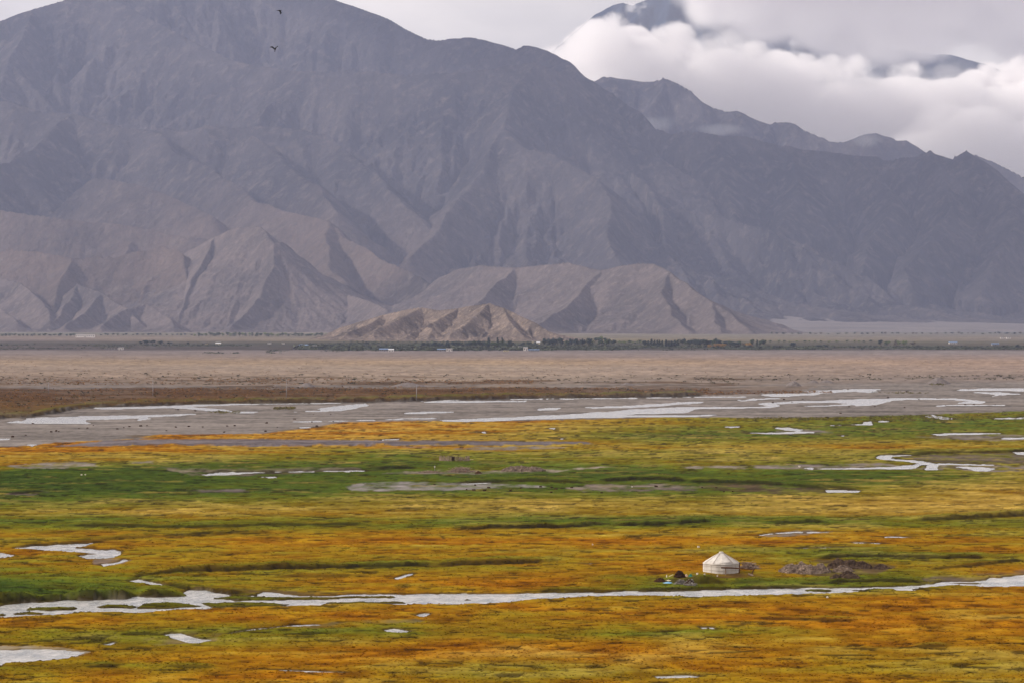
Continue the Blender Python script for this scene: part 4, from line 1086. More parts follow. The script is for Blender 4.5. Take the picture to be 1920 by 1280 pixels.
scrub('village_scrub', 'dark grey green thicket along the village belt',
      [(560, 1010, [(560,650),(700,644),(1010,648)], [(560,655),(640,658),(1010,657)], 3400, 2.0, 4.6, 1.5, 1.0),
       (1010, 1440, [(1010,650),(1440,650)], [(1010,657.4),(1440,656)], 2600, 1.6, 3.6, 1.6, 1.0),
       (1440, 1960, [(1440,650),(1960,650)], [(1440,655.4),(1960,655)], 2100, 1.2, 3.0, 1.6, 1.0),
       (-80, 470, [(-80,645),(0,646),(470,646.5)], [(-80,656),(200,653),(470,650)], 1500, 1.0, 2.4, 1.8, 1.0),
       (380, 470, [(380,660.4),(470,660.8)], [(380,663),(470,663)], 60, 1, 2.0, 1.6, 1.0),
       (500, 640, [(500,657),(640,655.5)], [(500,663),(640,662)], 260, 1.2, 2.4, 1.6, 1.0)], scrub_mat('grey_green_thicket', (86,90,74), (52,56,50), 0.06), 303)
scrub('bank_scrub', 'dark green sedge clumps along the near edge of the river',
      [(1380, 1990, [(1380,783),(1600,781),(1740,777.4),(1920,771),(1990,768)], [(1380,787),(1600,788),(1760,790),(1920,786),(1990,784)], 1500, .25, .6, 1.6, 1.0),
       (390, 450, [(390,771),(450,771)], [(390,774.5),(450,774.5)], 120, .3, .7, 1.2, 1.0),
       (515, 552, [(515,763),(552,763)], [(515,767.4),(552,767.4)], 120, .4, .9, 1.2, 1.0),
       (60, 160, [(60,764),(160,762)], [(60,778),(160,766)], 160, .3, .7, 1.2, 1.0),
       (1630, 1740, [(1630,733),(1740,735)], [(1630,737),(1740,738)], 110, .3, .8, 1.4, 1.0),
       (1743, 1778, [(1743,719),(1778,720.5)], [(1743,722.6),(1778,723)], 70, .5, 1.0, 1.2, 1.0)], scrub_mat('sedge_olive', (108,98,48), (66,60,34)), 304)

# ------------------------------------------------------------------ houses of the village
plaster_w = simple_mat('white_plaster', (226, 218, 210), (206, 198, 192), 0.6, 0.9, 0.1)
plaster_c = simple_mat('cream_plaster', (220, 206, 172), (196, 182, 150), 0.6, 0.9, 0.1)
plaster_g = simple_mat('grey_plaster', (150, 146, 146), (126, 122, 122), 0.6, 0.9, 0.1)
roof_b = simple_mat('blue_sheet_roof', (96, 122, 158), (80, 104, 140), 0.4, 0.5, 0.4)
roof_w = simple_mat('pale_sheet_roof', (206, 206, 210), (184, 184, 190), 0.4, 0.5, 0.4)
roof_g = simple_mat('mud_flat_roof', (140, 126, 114), (120, 106, 96), 0.4)
pane_m = simple_mat('dark_window_pane', (54, 56, 62), (40, 42, 48), 0.5, 0.15, 0.5)
def house(name, px0, px1, ptop, pbase, wall, roof, style, nwin, label, depth=9.0, doorx=None, cat='house', group='village houses'):
    Y = F * CH / (pbase - HY); k = Y / F
    w = (px1 - px0) * k; h = (pbase - ptop) * k
    e = empty(name, ((0.5 * (px0 + px1) - 960) * k, Y + depth / 2, 0))
    hw = h if style == 'flat' else h * 0.62
    b_ = MB(); b_.box((0, 0, hw / 2 - 0.1), (w, depth, hw + 0.2)); b_.build('wall', wall, e)
    b_ = MB()
    if style == 'flat':
        b_.box((0, 0, hw + 0.12), (w + 0.5, depth + 0.5, 0.24))
    else:
        o_ = 0.5; t0 = hw + 0.02
        x = w / 2 + o_; y = depth / 2 + o_
        v = [(-x,-y,t0),(x,-y,t0),(x,y,t0),(-x,y,t0),(-x,0,h),(x,0,h),(-x,-y,t0+.18),(x,-y,t0+.18),(x,y,t0+.18),(-x,y,t0+.18)]
        b_.add(v, [(0,3,2,1),(0,1,7,6),(2,3,9,8),(6,7,5,4),(8,9,4,5),(0,6,4,9,3),(1,2,8,5,7)])
    b_.build('roof', roof, e)
    n = nwin
    for i in range(n):
        x = -w / 2 + w * (i + 0.5) / n; ww = min(w / n * 0.42, 1.9); wh = min(hw * 0.42, 1.9)
        if doorx is not None and abs(i - doorx) < 0.5:
            d_ = MB(); d_.box((x, -depth / 2 - 0.03, hw * 0.33), (ww * 0.8, 0.1, hw * 0.66)); d_.build('door', pane_m, e)
            continue
        f_ = MB()
        zc = hw * 0.56
        f_.box((x, -depth / 2 - 0.04, zc + wh / 2 + .08), (ww + .3, 0.12, .16)); f_.box((x, -depth / 2 - 0.04, zc - wh / 2 - .08), (ww + .3, 0.14, .16))
        f_.box((x - ww / 2 - .08, -depth / 2 - 0.04, zc), (.14, .11, wh)); f_.box((x + ww / 2 + .08, -depth / 2 - 0.04, zc), (.14, .11, wh))
        fo = f_.build('window', wall, e)
        q = MB(); q.box((x, -depth / 2 - 0.01, zc), (ww, 0.05, wh)); q.build('pane', pane_m, fo)
    tag(e, label, cat, group)
    return e
house('long_building', 142, 177, 627.4, 633, plaster_w, roof_w, 'flat', 9, 'long white building with a row of windows at the foot of the left mountains', 12, 4, 'building', 'village houses')
house('shed', 204, 220, 651.6, 655, plaster_g, roof_g, 'flat', 3, 'long grey shed joined to a small white house on the left plain', 7)
house('house', 221.5, 231, 651.2, 655.4, plaster_w, roof_w, 'flat', 3, 'small white house right of the grey shed', 7, 1)
house('house', 404, 413.5, 642, 646.4, plaster_c, roof_w, 'gable', 3, 'cream house standing alone right of the left tree clump', 8, 1)
house('house', 384, 389, 644.6, 647, plaster_c, roof_g, 'flat', 2, 'tiny cream hut left of the lone cream house', 5)
house('house', 502, 508, 642.8, 645, plaster_w, roof_w, 'flat', 2, 'tiny white hut left of the blue roofed farm', 6)
house('house', 528.5, 533, 642.4, 645, plaster_w, roof_w, 'flat', 2, 'small white hut nearest the blue roofed farm', 6)
house('house', 561, 577, 645.2, 650.6, plaster_w, roof_b, 'gable', 4, 'blue roofed farmhouse above the dark thicket', 9, 1)
house('house', 578, 584, 645.6, 649.6, plaster_w, roof_w, 'flat', 2, 'white house right of the blue roofed farmhouse', 7)
house('house', 585.5, 594, 647.4, 652, plaster_w, roof_w, 'flat', 2, 'pale house at the right end of the blue roofed farm', 7)
house('house', 711, 727.5, 652.6, 657.8, plaster_g, roof_b, 'gable', 4, 'long blue roofed house left of the small white gable house', 9, 2)
house('house', 728.5, 738, 653.4, 659, plaster_w, roof_w, 'gable', 2, 'small white gable house in front of the thicket', 7, 0)
house('house', 820, 835, 653.2, 657.8, plaster_g, roof_b, 'gable', 4, 'grey blue roofed house before the trees left of the hill front', 9, 1)
house('house', 836.5, 848, 653, 658, plaster_w, roof_w, 'flat', 3, 'white house beside the grey blue roof', 7, 1)
house('house', 944, 954, 656.4, 658.8, plaster_c, roof_g, 'flat', 3, 'low cream hut at the edge of the sand below the trees', 5)
house('house', 961, 979, 649, 653, plaster_g, roof_w, 'gable', 4, 'long house with a pale sheet roof below the sandy hill', 9, 2)
house('house', 981.5, 989.5, 650.6, 657, plaster_w, roof_w, 'flat', 2, 'pale house right of the long pale roof', 8, 1)
house('shed', 991, 1011, 654.2, 658, plaster_g, roof_b, 'gable', 5, 'low grey shed at the edge of the sand', 8)
house('house', 1006, 1012.5, 640.2, 645, plaster_c, roof_w, 'gable', 2, 'cream house between dark trees', 8, 0)
house('house', 997.5, 1001.5, 639.6, 642.4, plaster_c, roof_w, 'flat', 2, 'small cream hut behind the cream house', 5)
house('house', 1780, 1795, 640.2, 644.4, plaster_w, roof_b, 'gable', 4, 'pale blue roofed house on the right plain', 8, 2)
house('house', 1860, 1873, 643, 647.4, plaster_g, roof_b, 'gable', 3, 'dark blue roofed house near the right end', 8, 1)
house('house', 1876, 1883, 632.8, 635, plaster_w, roof_w, 'flat', 2, 'tiny white hut far out on the right plain', 6)
house('house', 1887, 1895, 632.6, 635.2, plaster_w, roof_w, 'flat', 2, 'small white hut beside the tiny far hut', 6)

# ------------------------------------------------------------------ power poles and gravel mounds
concrete = simple_mat('pole_concrete', (150, 144, 146), (130, 124, 126), 1.0)
insul = simple_mat('insulator_ceramic', (190, 186, 184), (160, 156, 154), 1.0, 0.4)
for px, pb, pt, lb in ((91, 737, 716, 'faint grey power pole nearest the left side'), (286.7, 742, 711.5, 'grey power pole above the left river bend'), (537.2, 743.4, 711.5, 'grey power pole left of the pointed gravel mound'), (781, 746.5, 718, 'faint grey power pole below the long gravel mound')):
    p = place1(px, pb); k = p.y / F; h = (pb - pt) * k
    e = empty('power_pole', p)
    b_ = MB(); b_.tube((0, 0, -0.3), (0, 0, h), 0.20, 0.13, 8); b_.build('pole', concrete, e, True)
    b_ = MB(); b_.box((0, -0.16, h - 0.5), (1.9, 0.1, 0.12)); ca = b_.build('crossarm', concrete, e)
    for x in (-0.85, 0.0, 0.85):
        b_ = MB(); b_.tube((x, -0.16, h - 0.44), (x, -0.16, h - 0.18), 0.06, 0.04, 6); b_.build('insulator', insul, ca)
    tag(e, lb, 'power pole', 'power poles across the scrub flat')
gravel_m = simple_mat('heaped_gravel', (122, 114, 112), (98, 90, 88), 0.8, 1.0, 0.0, 0.25, 1.6)
def mound(name, px0, px1, ptop, pbase, mat, label, cat, group=None, deep=0.6, rough=0.10, seed=0, n=34, lumps=0, lump_r=0.2, sink=0.15, peaks=None, lmat=None):
    """a heap: rough dome of real depth, optionally covered in separate clods"""
    p = place1(0.5 * (px0 + px1), pbase); k = p.y / F
    w = (px1 - px0) * k / 2; h = (pbase - ptop) * k; d = w * deep
    th = CH / p.y
    h = max(h - d * th * 0.3, 0.2)
    g = np.linspace(-1.08, 1.08, n); XX, YY = np.meshgrid(g, g)
    rad = np.sqrt(XX ** 2 + YY ** 2)
    nse = fbm(XX * 2.2 + seed * 7.1, YY * 2.2 + seed, 4, seed)
    prof = np.clip(1 - (rad + 0.16 * nse) ** 1.5, -0.2, 1)
    if peaks is not None:
        prof = np.maximum.reduce([ph * np.clip(1 - np.sqrt(((XX - cx) / rx) ** 2 + ((YY - cy2) / ry) ** 2) ** 1.4 - 0.18 * nse, -0.2, 1) for cx, cy2, rx, ry, ph in peaks])
    fine = fbm(XX * 9 + seed, YY * 9, 3, seed + 5)
    Z = prof * h * (1 + 0.25 * nse) + fine * rough * h * (prof > 0.02)
    Z = np.where(rad > 1.0, -sink * 2, Z) - sink
    base = MB(); cl_ = MB()
    P = np.stack([XX * w, YY * d, Z], -1)
    vs = P.reshape(-1, 3)
    fs = [(i * n + j, i * n + j + 1, (i + 1) * n + j + 1, (i + 1) * n + j) for i in range(n - 1) for j in range(n - 1)]
    base.add(vs, fs, 0)
    r = random.Random(seed)
    c = 0
    while c < lumps:
        x, y = r.uniform(-1, 1), r.uniform(-1, 1)
        i = min(n - 1, max(0, int((y + 1.08) / 2.16 * (n - 1)))); j = min(n - 1, max(0, int((x + 1.08) / 2.16 * (n - 1))))
        if prof[i, j] < 0.05: continue
        c += 1
        if rad[i, j] > 1.0: continue
        cl_.lump((x * w, y * d, Z[i, j] + lump_r * 0.3), lump_r * r.uniform(0.5, 1.25), r)
    o = base.build(name, mat, None, False, (p.x, p.y + d * 0.7, p.z))
    if lumps: tag(cl_.build('clods', lmat or mat, o), kind='stuff')
    tag(o, label, cat, group)
    return o
GM = 'gravel mounds along the river flat'
mound('gravel_mound', 558, 591, 716.6, 724.4, gravel_m, 'pointed pale gravel mound behind the brown scrub', 'mound', GM, 0.7, 0.04, 1)
mound('gravel_mound', 511, 528, 719.6, 723.4, gravel_m, 'tiny gravel mound left of the pointed mound', 'mound', GM, 0.7, 0.06, 2)
mound('gravel_mound', 728, 802, 716, 724.6, gravel_m, 'long flat topped gravel mound in the middle of the scrub', 'mound', GM, 0.35, 0.05, 3)
mound('gravel_mound', 1160, 1192, 716, 722, gravel_m, 'small gravel mound right of the long mound', 'mound', GM, 0.6, 0.05, 4)
mound('gravel_mound', 1474, 1504, 713.6, 723.4, gravel_m, 'round grey gravel mound left of a pair of mounds', 'mound', GM, 0.7, 0.05, 5)
mound('gravel_mound', 1515, 1537, 711.6, 717.6, gravel_m, 'left mound of the grey gravel pair', 'mound', GM, 0.7, 0.05, 6)
mound('gravel_mound', 1534, 1566, 711.4, 717.6, gravel_m, 'right mound of the grey gravel pair', 'mound', GM, 0.6, 0.05, 7)
mound('gravel_mound', 1736, 1786, 707.4, 719.6, gravel_m, 'largest gravel mound with dark bush in front at right', 'mound', GM, 0.6, 0.05, 8)

# ------------------------------------------------------------------ stick pen, brushwood and clods in the mid meadow
wood_grey = simple_mat('weathered_grey_wood', (158, 138, 122), (106, 88, 76), 2.0, 1.0, 0.0)
wood_brown = simple_mat('brown_wood', (92, 62, 40), (58, 38, 26), 2.0, 0.9, 0.08)
clod_dark = simple_mat('dark_peat', (70, 48, 34), (42, 29, 21), 2.2, 1.0, 0.0)
clod_grey = simple_mat('dry_grey_brown_clods', (148, 130, 116), (84, 70, 62), 1.4, 1.0, 0.0)
clod_brown = simple_mat('brown_clods', (104, 86, 72), (56, 44, 37), 1.4, 1.0, 0.0)
def stick_pen():
    r = random.Random(4)
    p = place1(852, 862.6); k = p.y / F
    e = empty('stick_pen', p)
    R_ = 28 * k
    for name, a0, a1, n, hh in (('stake_wall', math.radians(178), math.radians(262), 34, 1.35), ('stake_wall', math.radians(276), math.radians(362), 30, 1.15), ('stake_wall', math.radians(2), math.radians(176), 40, 1.25)):
        b_ = MB()
        for i in range(n):
            a = a0 + (a1 - a0) * (i + r.uniform(-.3, .3)) / n
            x, y = math.cos(a) * R_, math.sin(a) * R_ * 0.55
            h = hh * r.uniform(0.7, 1.12); lx, ly = r.uniform(-.14, .14), r.uniform(-.1, .1)
            b_.tube((x, y, -0.1), (x + lx, y + ly, h), r.uniform(.05, .11), r.uniform(.03, .07), 5)
        b_.build(name, wood_grey, e)
    b_ = MB(); b_.tube((7.4 * k, -R_ * .5, -.1), (7.0 * k, -R_ * .5, 2.25), .09, .06, 6); b_.build('post', wood_brown, e)
    b_ = MB(); b_.tube((12 * k, -R_ * .52, -.1), (8.5 * k, -R_ * .5, 1.4), .06, .05, 6); b_.build('brace', wood_grey, e)
    b_ = MB(); b_.box((-2 * k, -R_ * .5, .62), (.9, .08, 1.15)); b_.build('gate', clod_dark, e)
    tag(e, 'ring of upright weathered stakes forming a small pen in the meadow', 'pen')
stick_pen()
def brush_pile(name, px0, px1, ptop, pbase, n, mat, label, cat, seed, length=(1.2, 2.8), flat=0.5):
    r = random.Random(seed); p = place1(.5 * (px0 + px1), pbase); k = p.y / F
    w = (px1 - px0) * k / 2; h = (pbase - ptop) * k * 0.85; b_ = MB()
    for _ in range(n):
        u = max(-1, min(1, r.gauss(0, .48))); v = max(-1, min(1, r.gauss(0, .4)))
        z = h * max(0, (1 - abs(u) ** 1.4)) * (1 - abs(v)) * r.uniform(.15, 1)
        a = r.gauss(0, .55) + (math.pi if r.random() < .5 else 0); t_ = r.uniform(-.25, .4); L_ = r.uniform(*length)
        d = Vector((math.cos(a) * math.cos(t_), math.sin(a) * math.cos(t_), math.sin(t_))) * L_ / 2
        c = Vector((u * w * .85, v * w * flat, z + .12))
        q0 = c - d; q1 = c + d; q0.z = max(q0.z, .03); q1.z = max(q1.z, .03)
        b_.tube(q0, q1, r.uniform(.03, .075), r.uniform(.015, .04), 5, 0, r.uniform(-.06, .06))
    o = b_.build(name, mat, None, False, (p.x, p.y + w * flat * .5, p.z - .05))
    tag(o, label, cat)
    return o
brush_pile('brushwood_pile', 840, 891, 872.4, 885, 260, wood_grey, 'heap of grey brushwood left of the long clod stack', 'brushwood', 5, (1.6, 3.6))
brush_pile('brushwood_pile', 781, 832, 881, 885.6, 90, wood_grey, 'thin strew of sticks around the little white-topped post', 'brushwood', 6, (.7, 1.8), .25)
tarp_o = simple_mat('orange_cloth', (196, 92, 50), (168, 74, 40), 3.0)
o = mound('cloth', 869, 876, 881.2, 885.2, tarp_o, 'small orange cloth lying on the front of the brushwood', 'cloth', None, .6, .12, 11, 16)
mound('clod_stack', 937, 1024, 871.6, 883, clod_grey, 'long stack of grey brown clods in the mid meadow', 'clod stack', None, .28, .10, 12, 44, 420, .26, peaks=[(-.5,0,.55,1,.85),(-.15,.1,.8,1,1.0),(.4,-.1,.7,1,.85),(.7,0,.32,.8,.6)])
mound('peat_mound', 888.5, 905.5, 881.6, 887.4, clod_dark, 'smooth dark reddish mound right of the brushwood heap', 'mound', None, .7, .04, 13)
p = place1(815, 882); k = p.y / F
e = empty('marker_post', p)
b_ = MB(); b_.tube((0, 0, -.2), (0, 0, 1.0), .06, .05, 7); b_.build('post', concrete, e)
b_ = MB(); b_.box((0, 0, 1.18), (.34, .12, .4)); b_.build('plate', plaster_w, e)
tag(e, 'little grey post with a white plate beside the strewn sticks', 'post')
b_ = MB(); b_.tube((-.6, 0, .08), (.65, .1, .14), .09, .07, 6)
o = b_.build('plank', plaster_c, None, False, place1(883.5, 861.8)); tag(o, 'pale plank lying at the right end of the stick pen', 'plank')
# separate dark clods
cl = [(814.3,908.6),(890.8,909.4),(916.4,914.6),(874.8,918.4),(888.2,918.6),(908.6,919),(957.2,919),(976.9,915),(1013.6,912.6),(1034.5,914.4),(1052.7,915),(1042,916.6),(1033.8,923.4),(1230,912),(1317,914),(1343,914.6),(1357,921.6),(1374,921.8),(1072,914),(1128,924)]
cl2 = [(24,819),(48,815.6),(62,793.6),(110,808.8),(148,803),(164,802.4),(175,797),(220,804),(232,801.4),(243,799.6),(264,798.6),(276,797.8),(312,807),(105,808),(96,809.6),(420,810),(426,798.6),(440,798),(354,799.4),(330,800.6),(380,800),(500,793),(498,808.6),(520,800.6),(585,790.6),(625,790),(594,799),(588,776),(552,785.4),(620,777),(1449,755),(1485,754),(1470,749),(1505,748.4),(1505,748.4),(1628,731),(1665,745),(1576,774.6),(1300,784.8),(1773,759.4),(1810,759),(1826,758.6),(1866,758.4),(1696,764),(1640,762),(1723,748.6),(330,767.6),(334,768),(366,770),(1592,762),(1700,734),(1590,730)]
clm = []
for j in range(5):
    r = random.Random(50 + j); b_ = MB(); b_.lump((0, 0, .18), .5, r, 0, .62); b_.lump((.2, .1, .28), .3, r)
    me = bpy.data.meshes.new('clod'); me.from_pydata(b_.v, [], b_.f); me.update(); me.materials.append(clod_dark); clm.append(me)
rc = random.Random(8)
def clods(L_, sz, label, group):
    for q, (pt, (px, py)) in enumerate(zip(place(L_), L_)):
        o = bpy.data.objects.new('clod', rc.choice(clm)); C.objects.link(o)
        s_ = rc.uniform(*sz); o.location = pt - Vector((0, 0, .06)); o.rotation_euler = (0, 0, rc.uniform(0, 6.28)); o.scale = (s_ * rc.uniform(.9, 1.4), s_, s_ * rc.uniform(.8, 1.1))
        tag(o, label, 'clod', group)
clods(cl, (.7, .95), 'small dark brown clod on the gravel flat in the mid meadow', 'dark clods on the meadow gravel')
clods(cl2, (.6, 1.3), 'small dark clod on the grey bed of the braided river', 'dark clods on the river bed')

# ------------------------------------------------------------------ the tent camp
felt = None
def canvas_mat():
    m, t, b = material('white_canvas', 0.9, 0.1)
    l = t.links.new
    co = N(t, 'ShaderNodeTexCoord')
    n0 = N(t, 'ShaderNodeTexNoise', inp={'Scale': 1.1, 'Detail': 6.0, 'Roughness': 0.65})
    n1_ = N(t, 'ShaderNodeTexNoise', inp={'Scale': 5.0, 'Detail': 4.0})
    mpn = N(t, 'ShaderNodeMapping', inp={'Scale': (1, 1, 0.35)})
    r = N(t, 'ShaderNodeValToRGB')
    r.color_ramp.elements[0].position = 0.3; r.color_ramp.elements[0].color = (0.38, 0.345, 0.315, 1)
    r.color_ramp.elements[1].position = 0.65; r.color_ramp.elements[1].color = (0.58, 0.545, 0.505, 1)
    l(co.outputs['Object'], mpn.inputs[0]); l(mpn.outputs[0], n0.inputs['Vector']); l(mpn.outputs[0], n1_.inputs['Vector'])
    l(n0.outputs['Fac'], r.inputs[0]); l(r.outputs[0], b.inputs['Base Color'])
    bp = N(t, 'ShaderNodeBump', inp={'Strength': 0.8, 'Distance': 0.05}); l(n1_.outputs['Fac'], bp.inputs['Height']); l(bp.outputs[0], b.inputs['Normal'])
    return m
canvas = canvas_mat()
rope_m = simple_mat('rope', (150, 128, 104), (116, 96, 78), 6.0)
def yurt():
    pf = place1(1352.3, 1073.9)
    Rr = 3.02
    e = empty('yurt', (pf.x * (pf.y + Rr) / pf.y, pf.y + Rr, pf.z - 0.02))
    hw, ha = 1.66, 3.5
    n = 72
    def ring(r, z, wob, sd, ph=0):
        return [((r + wob * math.sin(i * 2.7 + sd) + 0.6 * wob * math.sin(i * 1.13 + sd * 2)) * math.cos(2 * math.pi * i / n), (r + wob * math.sin(i * 2.7 + sd) + 0.6 * wob * math.sin(i * 1.13 + sd * 2)) * math.sin(2 * math.pi * i / n), z + ph * math.sin(i * .9 + sd)) for i in range(n)]
    def loft(name, rings, mat, par, cap=False):
        b_ = MB(); v = [q for rg in rings for q in rg]; f = []
        for k in range(len(rings) - 1):
            for i in range(n):
                j = (i + 1) % n; f.append((k * n + i, k * n + j, (k + 1) * n + j, (k + 1) * n + i))
        if cap: f.append(tuple((len(rings) - 1) * n + i for i in range(n)))
        b_.add(v, f); return b_.build(name, mat, par, True)
    loft('wall', [ring(Rr, -.15, .012, 1), ring(Rr + .01, .4, .018, 1), ring(Rr + .02, .9, .018, 1.1), ring(Rr - .01, 1.4, .015, 1), ring(Rr - .05, hw, .01, 1)], canvas, e)
    # roof: slightly bellied cone with panel ridges, skirt overhanging the wall
    def rr(r, z, amp=0.03, ph=0.0):
        out_ = []
        for i in range(n):
            a = 2 * math.pi * i / n
            s_ = amp * (abs(math.sin(a * 9)) - .5)
            out_.append(((r - s_ * .3) * math.cos(a), (r - s_ * .3) * math.sin(a), z - s_ * 1.6 + ph * math.sin(i * 1.9) * .6 + ph * math.sin(i * .63)))
        return out_
    rings = [rr(Rr + .03, hw - .17, 0, .035), rr(Rr + .06, hw - .04, 0, .02)]
    for q in range(1, 9):
        t_ = q / 8; r_ = (Rr + .05) * (1 - t_) + .36 * t_
        rings.append(rr(r_, hw + (ha - .22 - hw) * t_ + .02 * math.sin(t_ * math.pi), .05 * (1 - t_ * .5)))
    roof = loft('roof', rings, canvas, e)
    # crown ring with its felt cover
    cv = loft('crown_cover', [rr(.50, ha - .40, .01), rr(.40, ha - .16, .01), rr(.30, ha - .03, .01), rr(.12, ha, .0)], canvas, e, True)
    # cover panel laid over the front of the roof
    b_ = MB(); v = []; f = []
    a0, a1 = math.radians(262), math.radians(306)
    for k in range(7):
        t_ = .06 + .86 * k / 6
        for i in range(7):
            a = a0 + (a1 - a0) * i / 6
            r_ = (Rr + .05) * (1 - t_) + .36 * t_; z = hw + (ha - .22 - hw) * t_ + .02 * math.sin(t_ * math.pi) + .05
            v.append((r_ * math.cos(a), r_ * math.sin(a), z))
    for k in range(6):
        for i in range(6): f.append((k * 7 + i, k * 7 + i + 1, (k + 1) * 7 + i + 1, (k + 1) * 7 + i))
    b_.add(v, f); pn = b_.build('roof_panel', canvas, roof, True)
    sm = pn.modifiers.new('thick', 'SOLIDIFY'); sm.thickness = .03
    # ropes over the roof and belts round the wall
    for a in (205, 240, 306, 338, 20, 80, 140):
        a = math.radians(a); b_ = MB()
        pts = []
        for k in range(6):
            t_ = k / 5; r_ = (Rr + .1) * (1 - t_) + .40 * t_; z = hw - .05 + (ha - .22 - hw) * t_ + .02 * math.sin(t_ * math.pi) + .085
            pts.append(Vector((r_ * math.cos(a), r_ * math.sin(a), z)))
        for q0, q1 in zip(pts[:-1], pts[1:]): b_.tube(q0, q1, .022, .022, 5)
        b_.build('roof_rope', rope_m, roof)
    for z in (1.46, 1.18, .55):
        b_ = MB()
        for i in range(36):
            q0 = (math.cos(2 * math.pi * i / 36) * (Rr + .05), math.sin(2 * math.pi * i / 36) * (Rr + .05), z + .03 * math.sin(i * .9)); i2 = i + 1
            q1 = (math.cos(2 * math.pi * i2 / 36) * (Rr + .05), math.sin(2 * math.pi * i2 / 36) * (Rr + .05), z + .03 * math.sin(i2 * .9))
            b_.tube(q0, q1, .02, .02, 4)
        b_.build('wall_rope', rope_m, e)
    # vertical seams where the wall cloths overlap
    for a in (200, 232, 284, 318, 345):
        a = math.radians(a); b_ = MB()
        b_.box(((Rr + .03) * math.cos(a), (Rr + .03) * math.sin(a), .76), (.05, .07, 1.5), a); b_.build('wall_seam', canvas, e)
    # wooden door in its frame on the side away from the wind (partly seen at the right edge)
    a = math.radians(-8)
    b_ = MB(); b_.box(((Rr + .02) * math.cos(a), (Rr + .02) * math.sin(a), .8), (.14, .95, 1.6), a); d_ = b_.build('door', wood_brown, e)
    b_ = MB(); b_.box(((Rr + .06) * math.cos(a), (Rr + .06) * math.sin(a), 1.64), (.16, 1.15, .1), a); b_.build('door_frame', wood_brown, d_)
    tag(e, 'round white canvas yurt with a conical roof on the meadow by the stream', 'yurt')
    return e
yu = yurt()
# rail in front of the tent
pa = place1(1360.5, 1077.2); pb_ = place1(1408.6, 1077.6)
e = empty('wooden_rail', pa)
kk_ = pa.y / F
def rel(px, py, Y): return at(px, py, Y) - pa
b_ = MB(); b_.tube(rel(1352, 1063.4, pa.y), rel(1415, 1066.8, pb_.y), .13, .10, 7, 0, .01); b_.build('beam', wood_brown, e)
b_ = MB(); b_.tube((0, 0, -.2), rel(1360.4, 1063.6, pa.y), .09, .08, 7); b_.build('post', wood_grey, e)
b_ = MB(); b_.tube(rel(1408.4, 1079, pb_.y), rel(1413.2, 1066, pb_.y), .12, .10, 7); b_.build('post', wood_brown, e)
tag(e, 'rough pole rail on two posts in front of the yurt', 'rail')
p = place1(1386.0, 1073.6); b_ = MB(); b_.tube((0, 0, -.2), (0.02, 0, 1.55), .09, .08, 7)
o = b_.build('upright_post', wood_brown, None, False, p); tag(o, 'dark upright post close against the right side of the yurt', 'post')
p = place1(1407, 1079); b_ = MB(); b_.tube((-.35, 0, .30), (.45, -.15, .06), .16, .13, 8)
o = b_.build('log', wood_grey, None, False, p); tag(o, 'short pale log lying below the slanted rail post', 'log')
brush_pile('brush_bundle', 1390, 1420, 1051.4, 1066, 150, wood_grey, 'bundle of dry brushwood behind the rail right of the yurt', 'brushwood', 16, (1.1, 2.6), .4)
tarp_navy = simple_mat('navy_tarp', (44, 56, 78), (26, 32, 44), 2.0, 0.5, 0.3, 0.05)
mound('tarpaulin', 1387, 1409, 1056, 1065.6, tarp_navy, 'dark blue tarpaulin bundled against the brushwood right of the yurt', 'tarpaulin', None, .4, .2, 17, 22)
tarp_pale = simple_mat('pale_cloth', (226, 214, 186), (196, 182, 150), 2.5, 0.9, 0.1, 0.03)
tarp_blue = simple_mat('light_blue_tarp', (116, 178, 222), (150, 190, 230), 1.6, 0.5, 0.3, 0.03)
tarp_teal = simple_mat('teal_tarp', (22, 122, 104), (12, 84, 74), 2.0, 0.5, 0.3, 0.04)
sack_pink = simple_mat('pinkish_sack', (206, 176, 160), (170, 140, 126), 3.0)
rag_grey = simple_mat('grey_rags', (150, 144, 138), (92, 84, 80), 2.5, 0.9, 0.1, 0.05)
mound('dung_heap', 1223, 1253, 1079.2, 1089, clod_dark, 'smooth dark brown dung heap at the left end of the camp', 'heap', None, .7, .05, 21, 30, 40, .10)
mound('dung_heap', 1262.5, 1286, 1068.4, 1084.4, clod_dark, 'tall rough dark heap left of the teal tarp', 'heap', None, .7, .14, 22, 30, 150, .17)
mound('cloth', 1243, 1264.5, 1082, 1086.4, tarp_pale, 'flat cream cloth behind the blue tarpaulin', 'cloth', None, .35, .2, 23, 22)
mound('tarpaulin', 1240, 1265, 1085.4, 1090.2, tarp_blue, 'light blue tarpaulin crumpled beside the dark dung heap', 'tarpaulin', None, .3, .3, 24, 26)
mound('rubbish_heap', 1281.5, 1306, 1077, 1089.6, clod_dark, 'black heap under the teal tarp left of the yurt', 'heap', None, .5, .15, 25, 30, 60, .15, lmat=rag_grey)
mound('tarpaulin', 1290, 1300, 1074.6, 1082, tarp_teal, 'small teal tarp on top of the black heap', 'tarpaulin', None, .5, .15, 26, 20)
mound('sack', 1282, 1291.6, 1073.2, 1080, sack_pink, 'pinkish sack between the rough heap and the teal tarp', 'sack', None, .6, .1, 27, 18)
brush_pile('rag_pile', 1266, 1288, 1081, 1091, 70, rag_grey, 'tangle of grey sticks in front of the tall dark heap', 'sticks', 28, (.6, 1.5), .35)
brush_pile('rag_pile', 1285, 1303, 1085, 1091, 40, rag_grey, 'few pale sticks in front of the black heap', 'sticks', 29, (.6, 1.4), .3)
p = place1(1250, 1083); b_ = MB(); b_.tube((0, 0, 0), (0, 0, .34), .09, .08, 8); b_.tube((0, 0, .34), (0, 0, .44), .05, .04, 8)
o = b_.build('canister', plaster_w, None, False, p); tag(o, 'small white canister standing behind the cream cloth', 'canister')
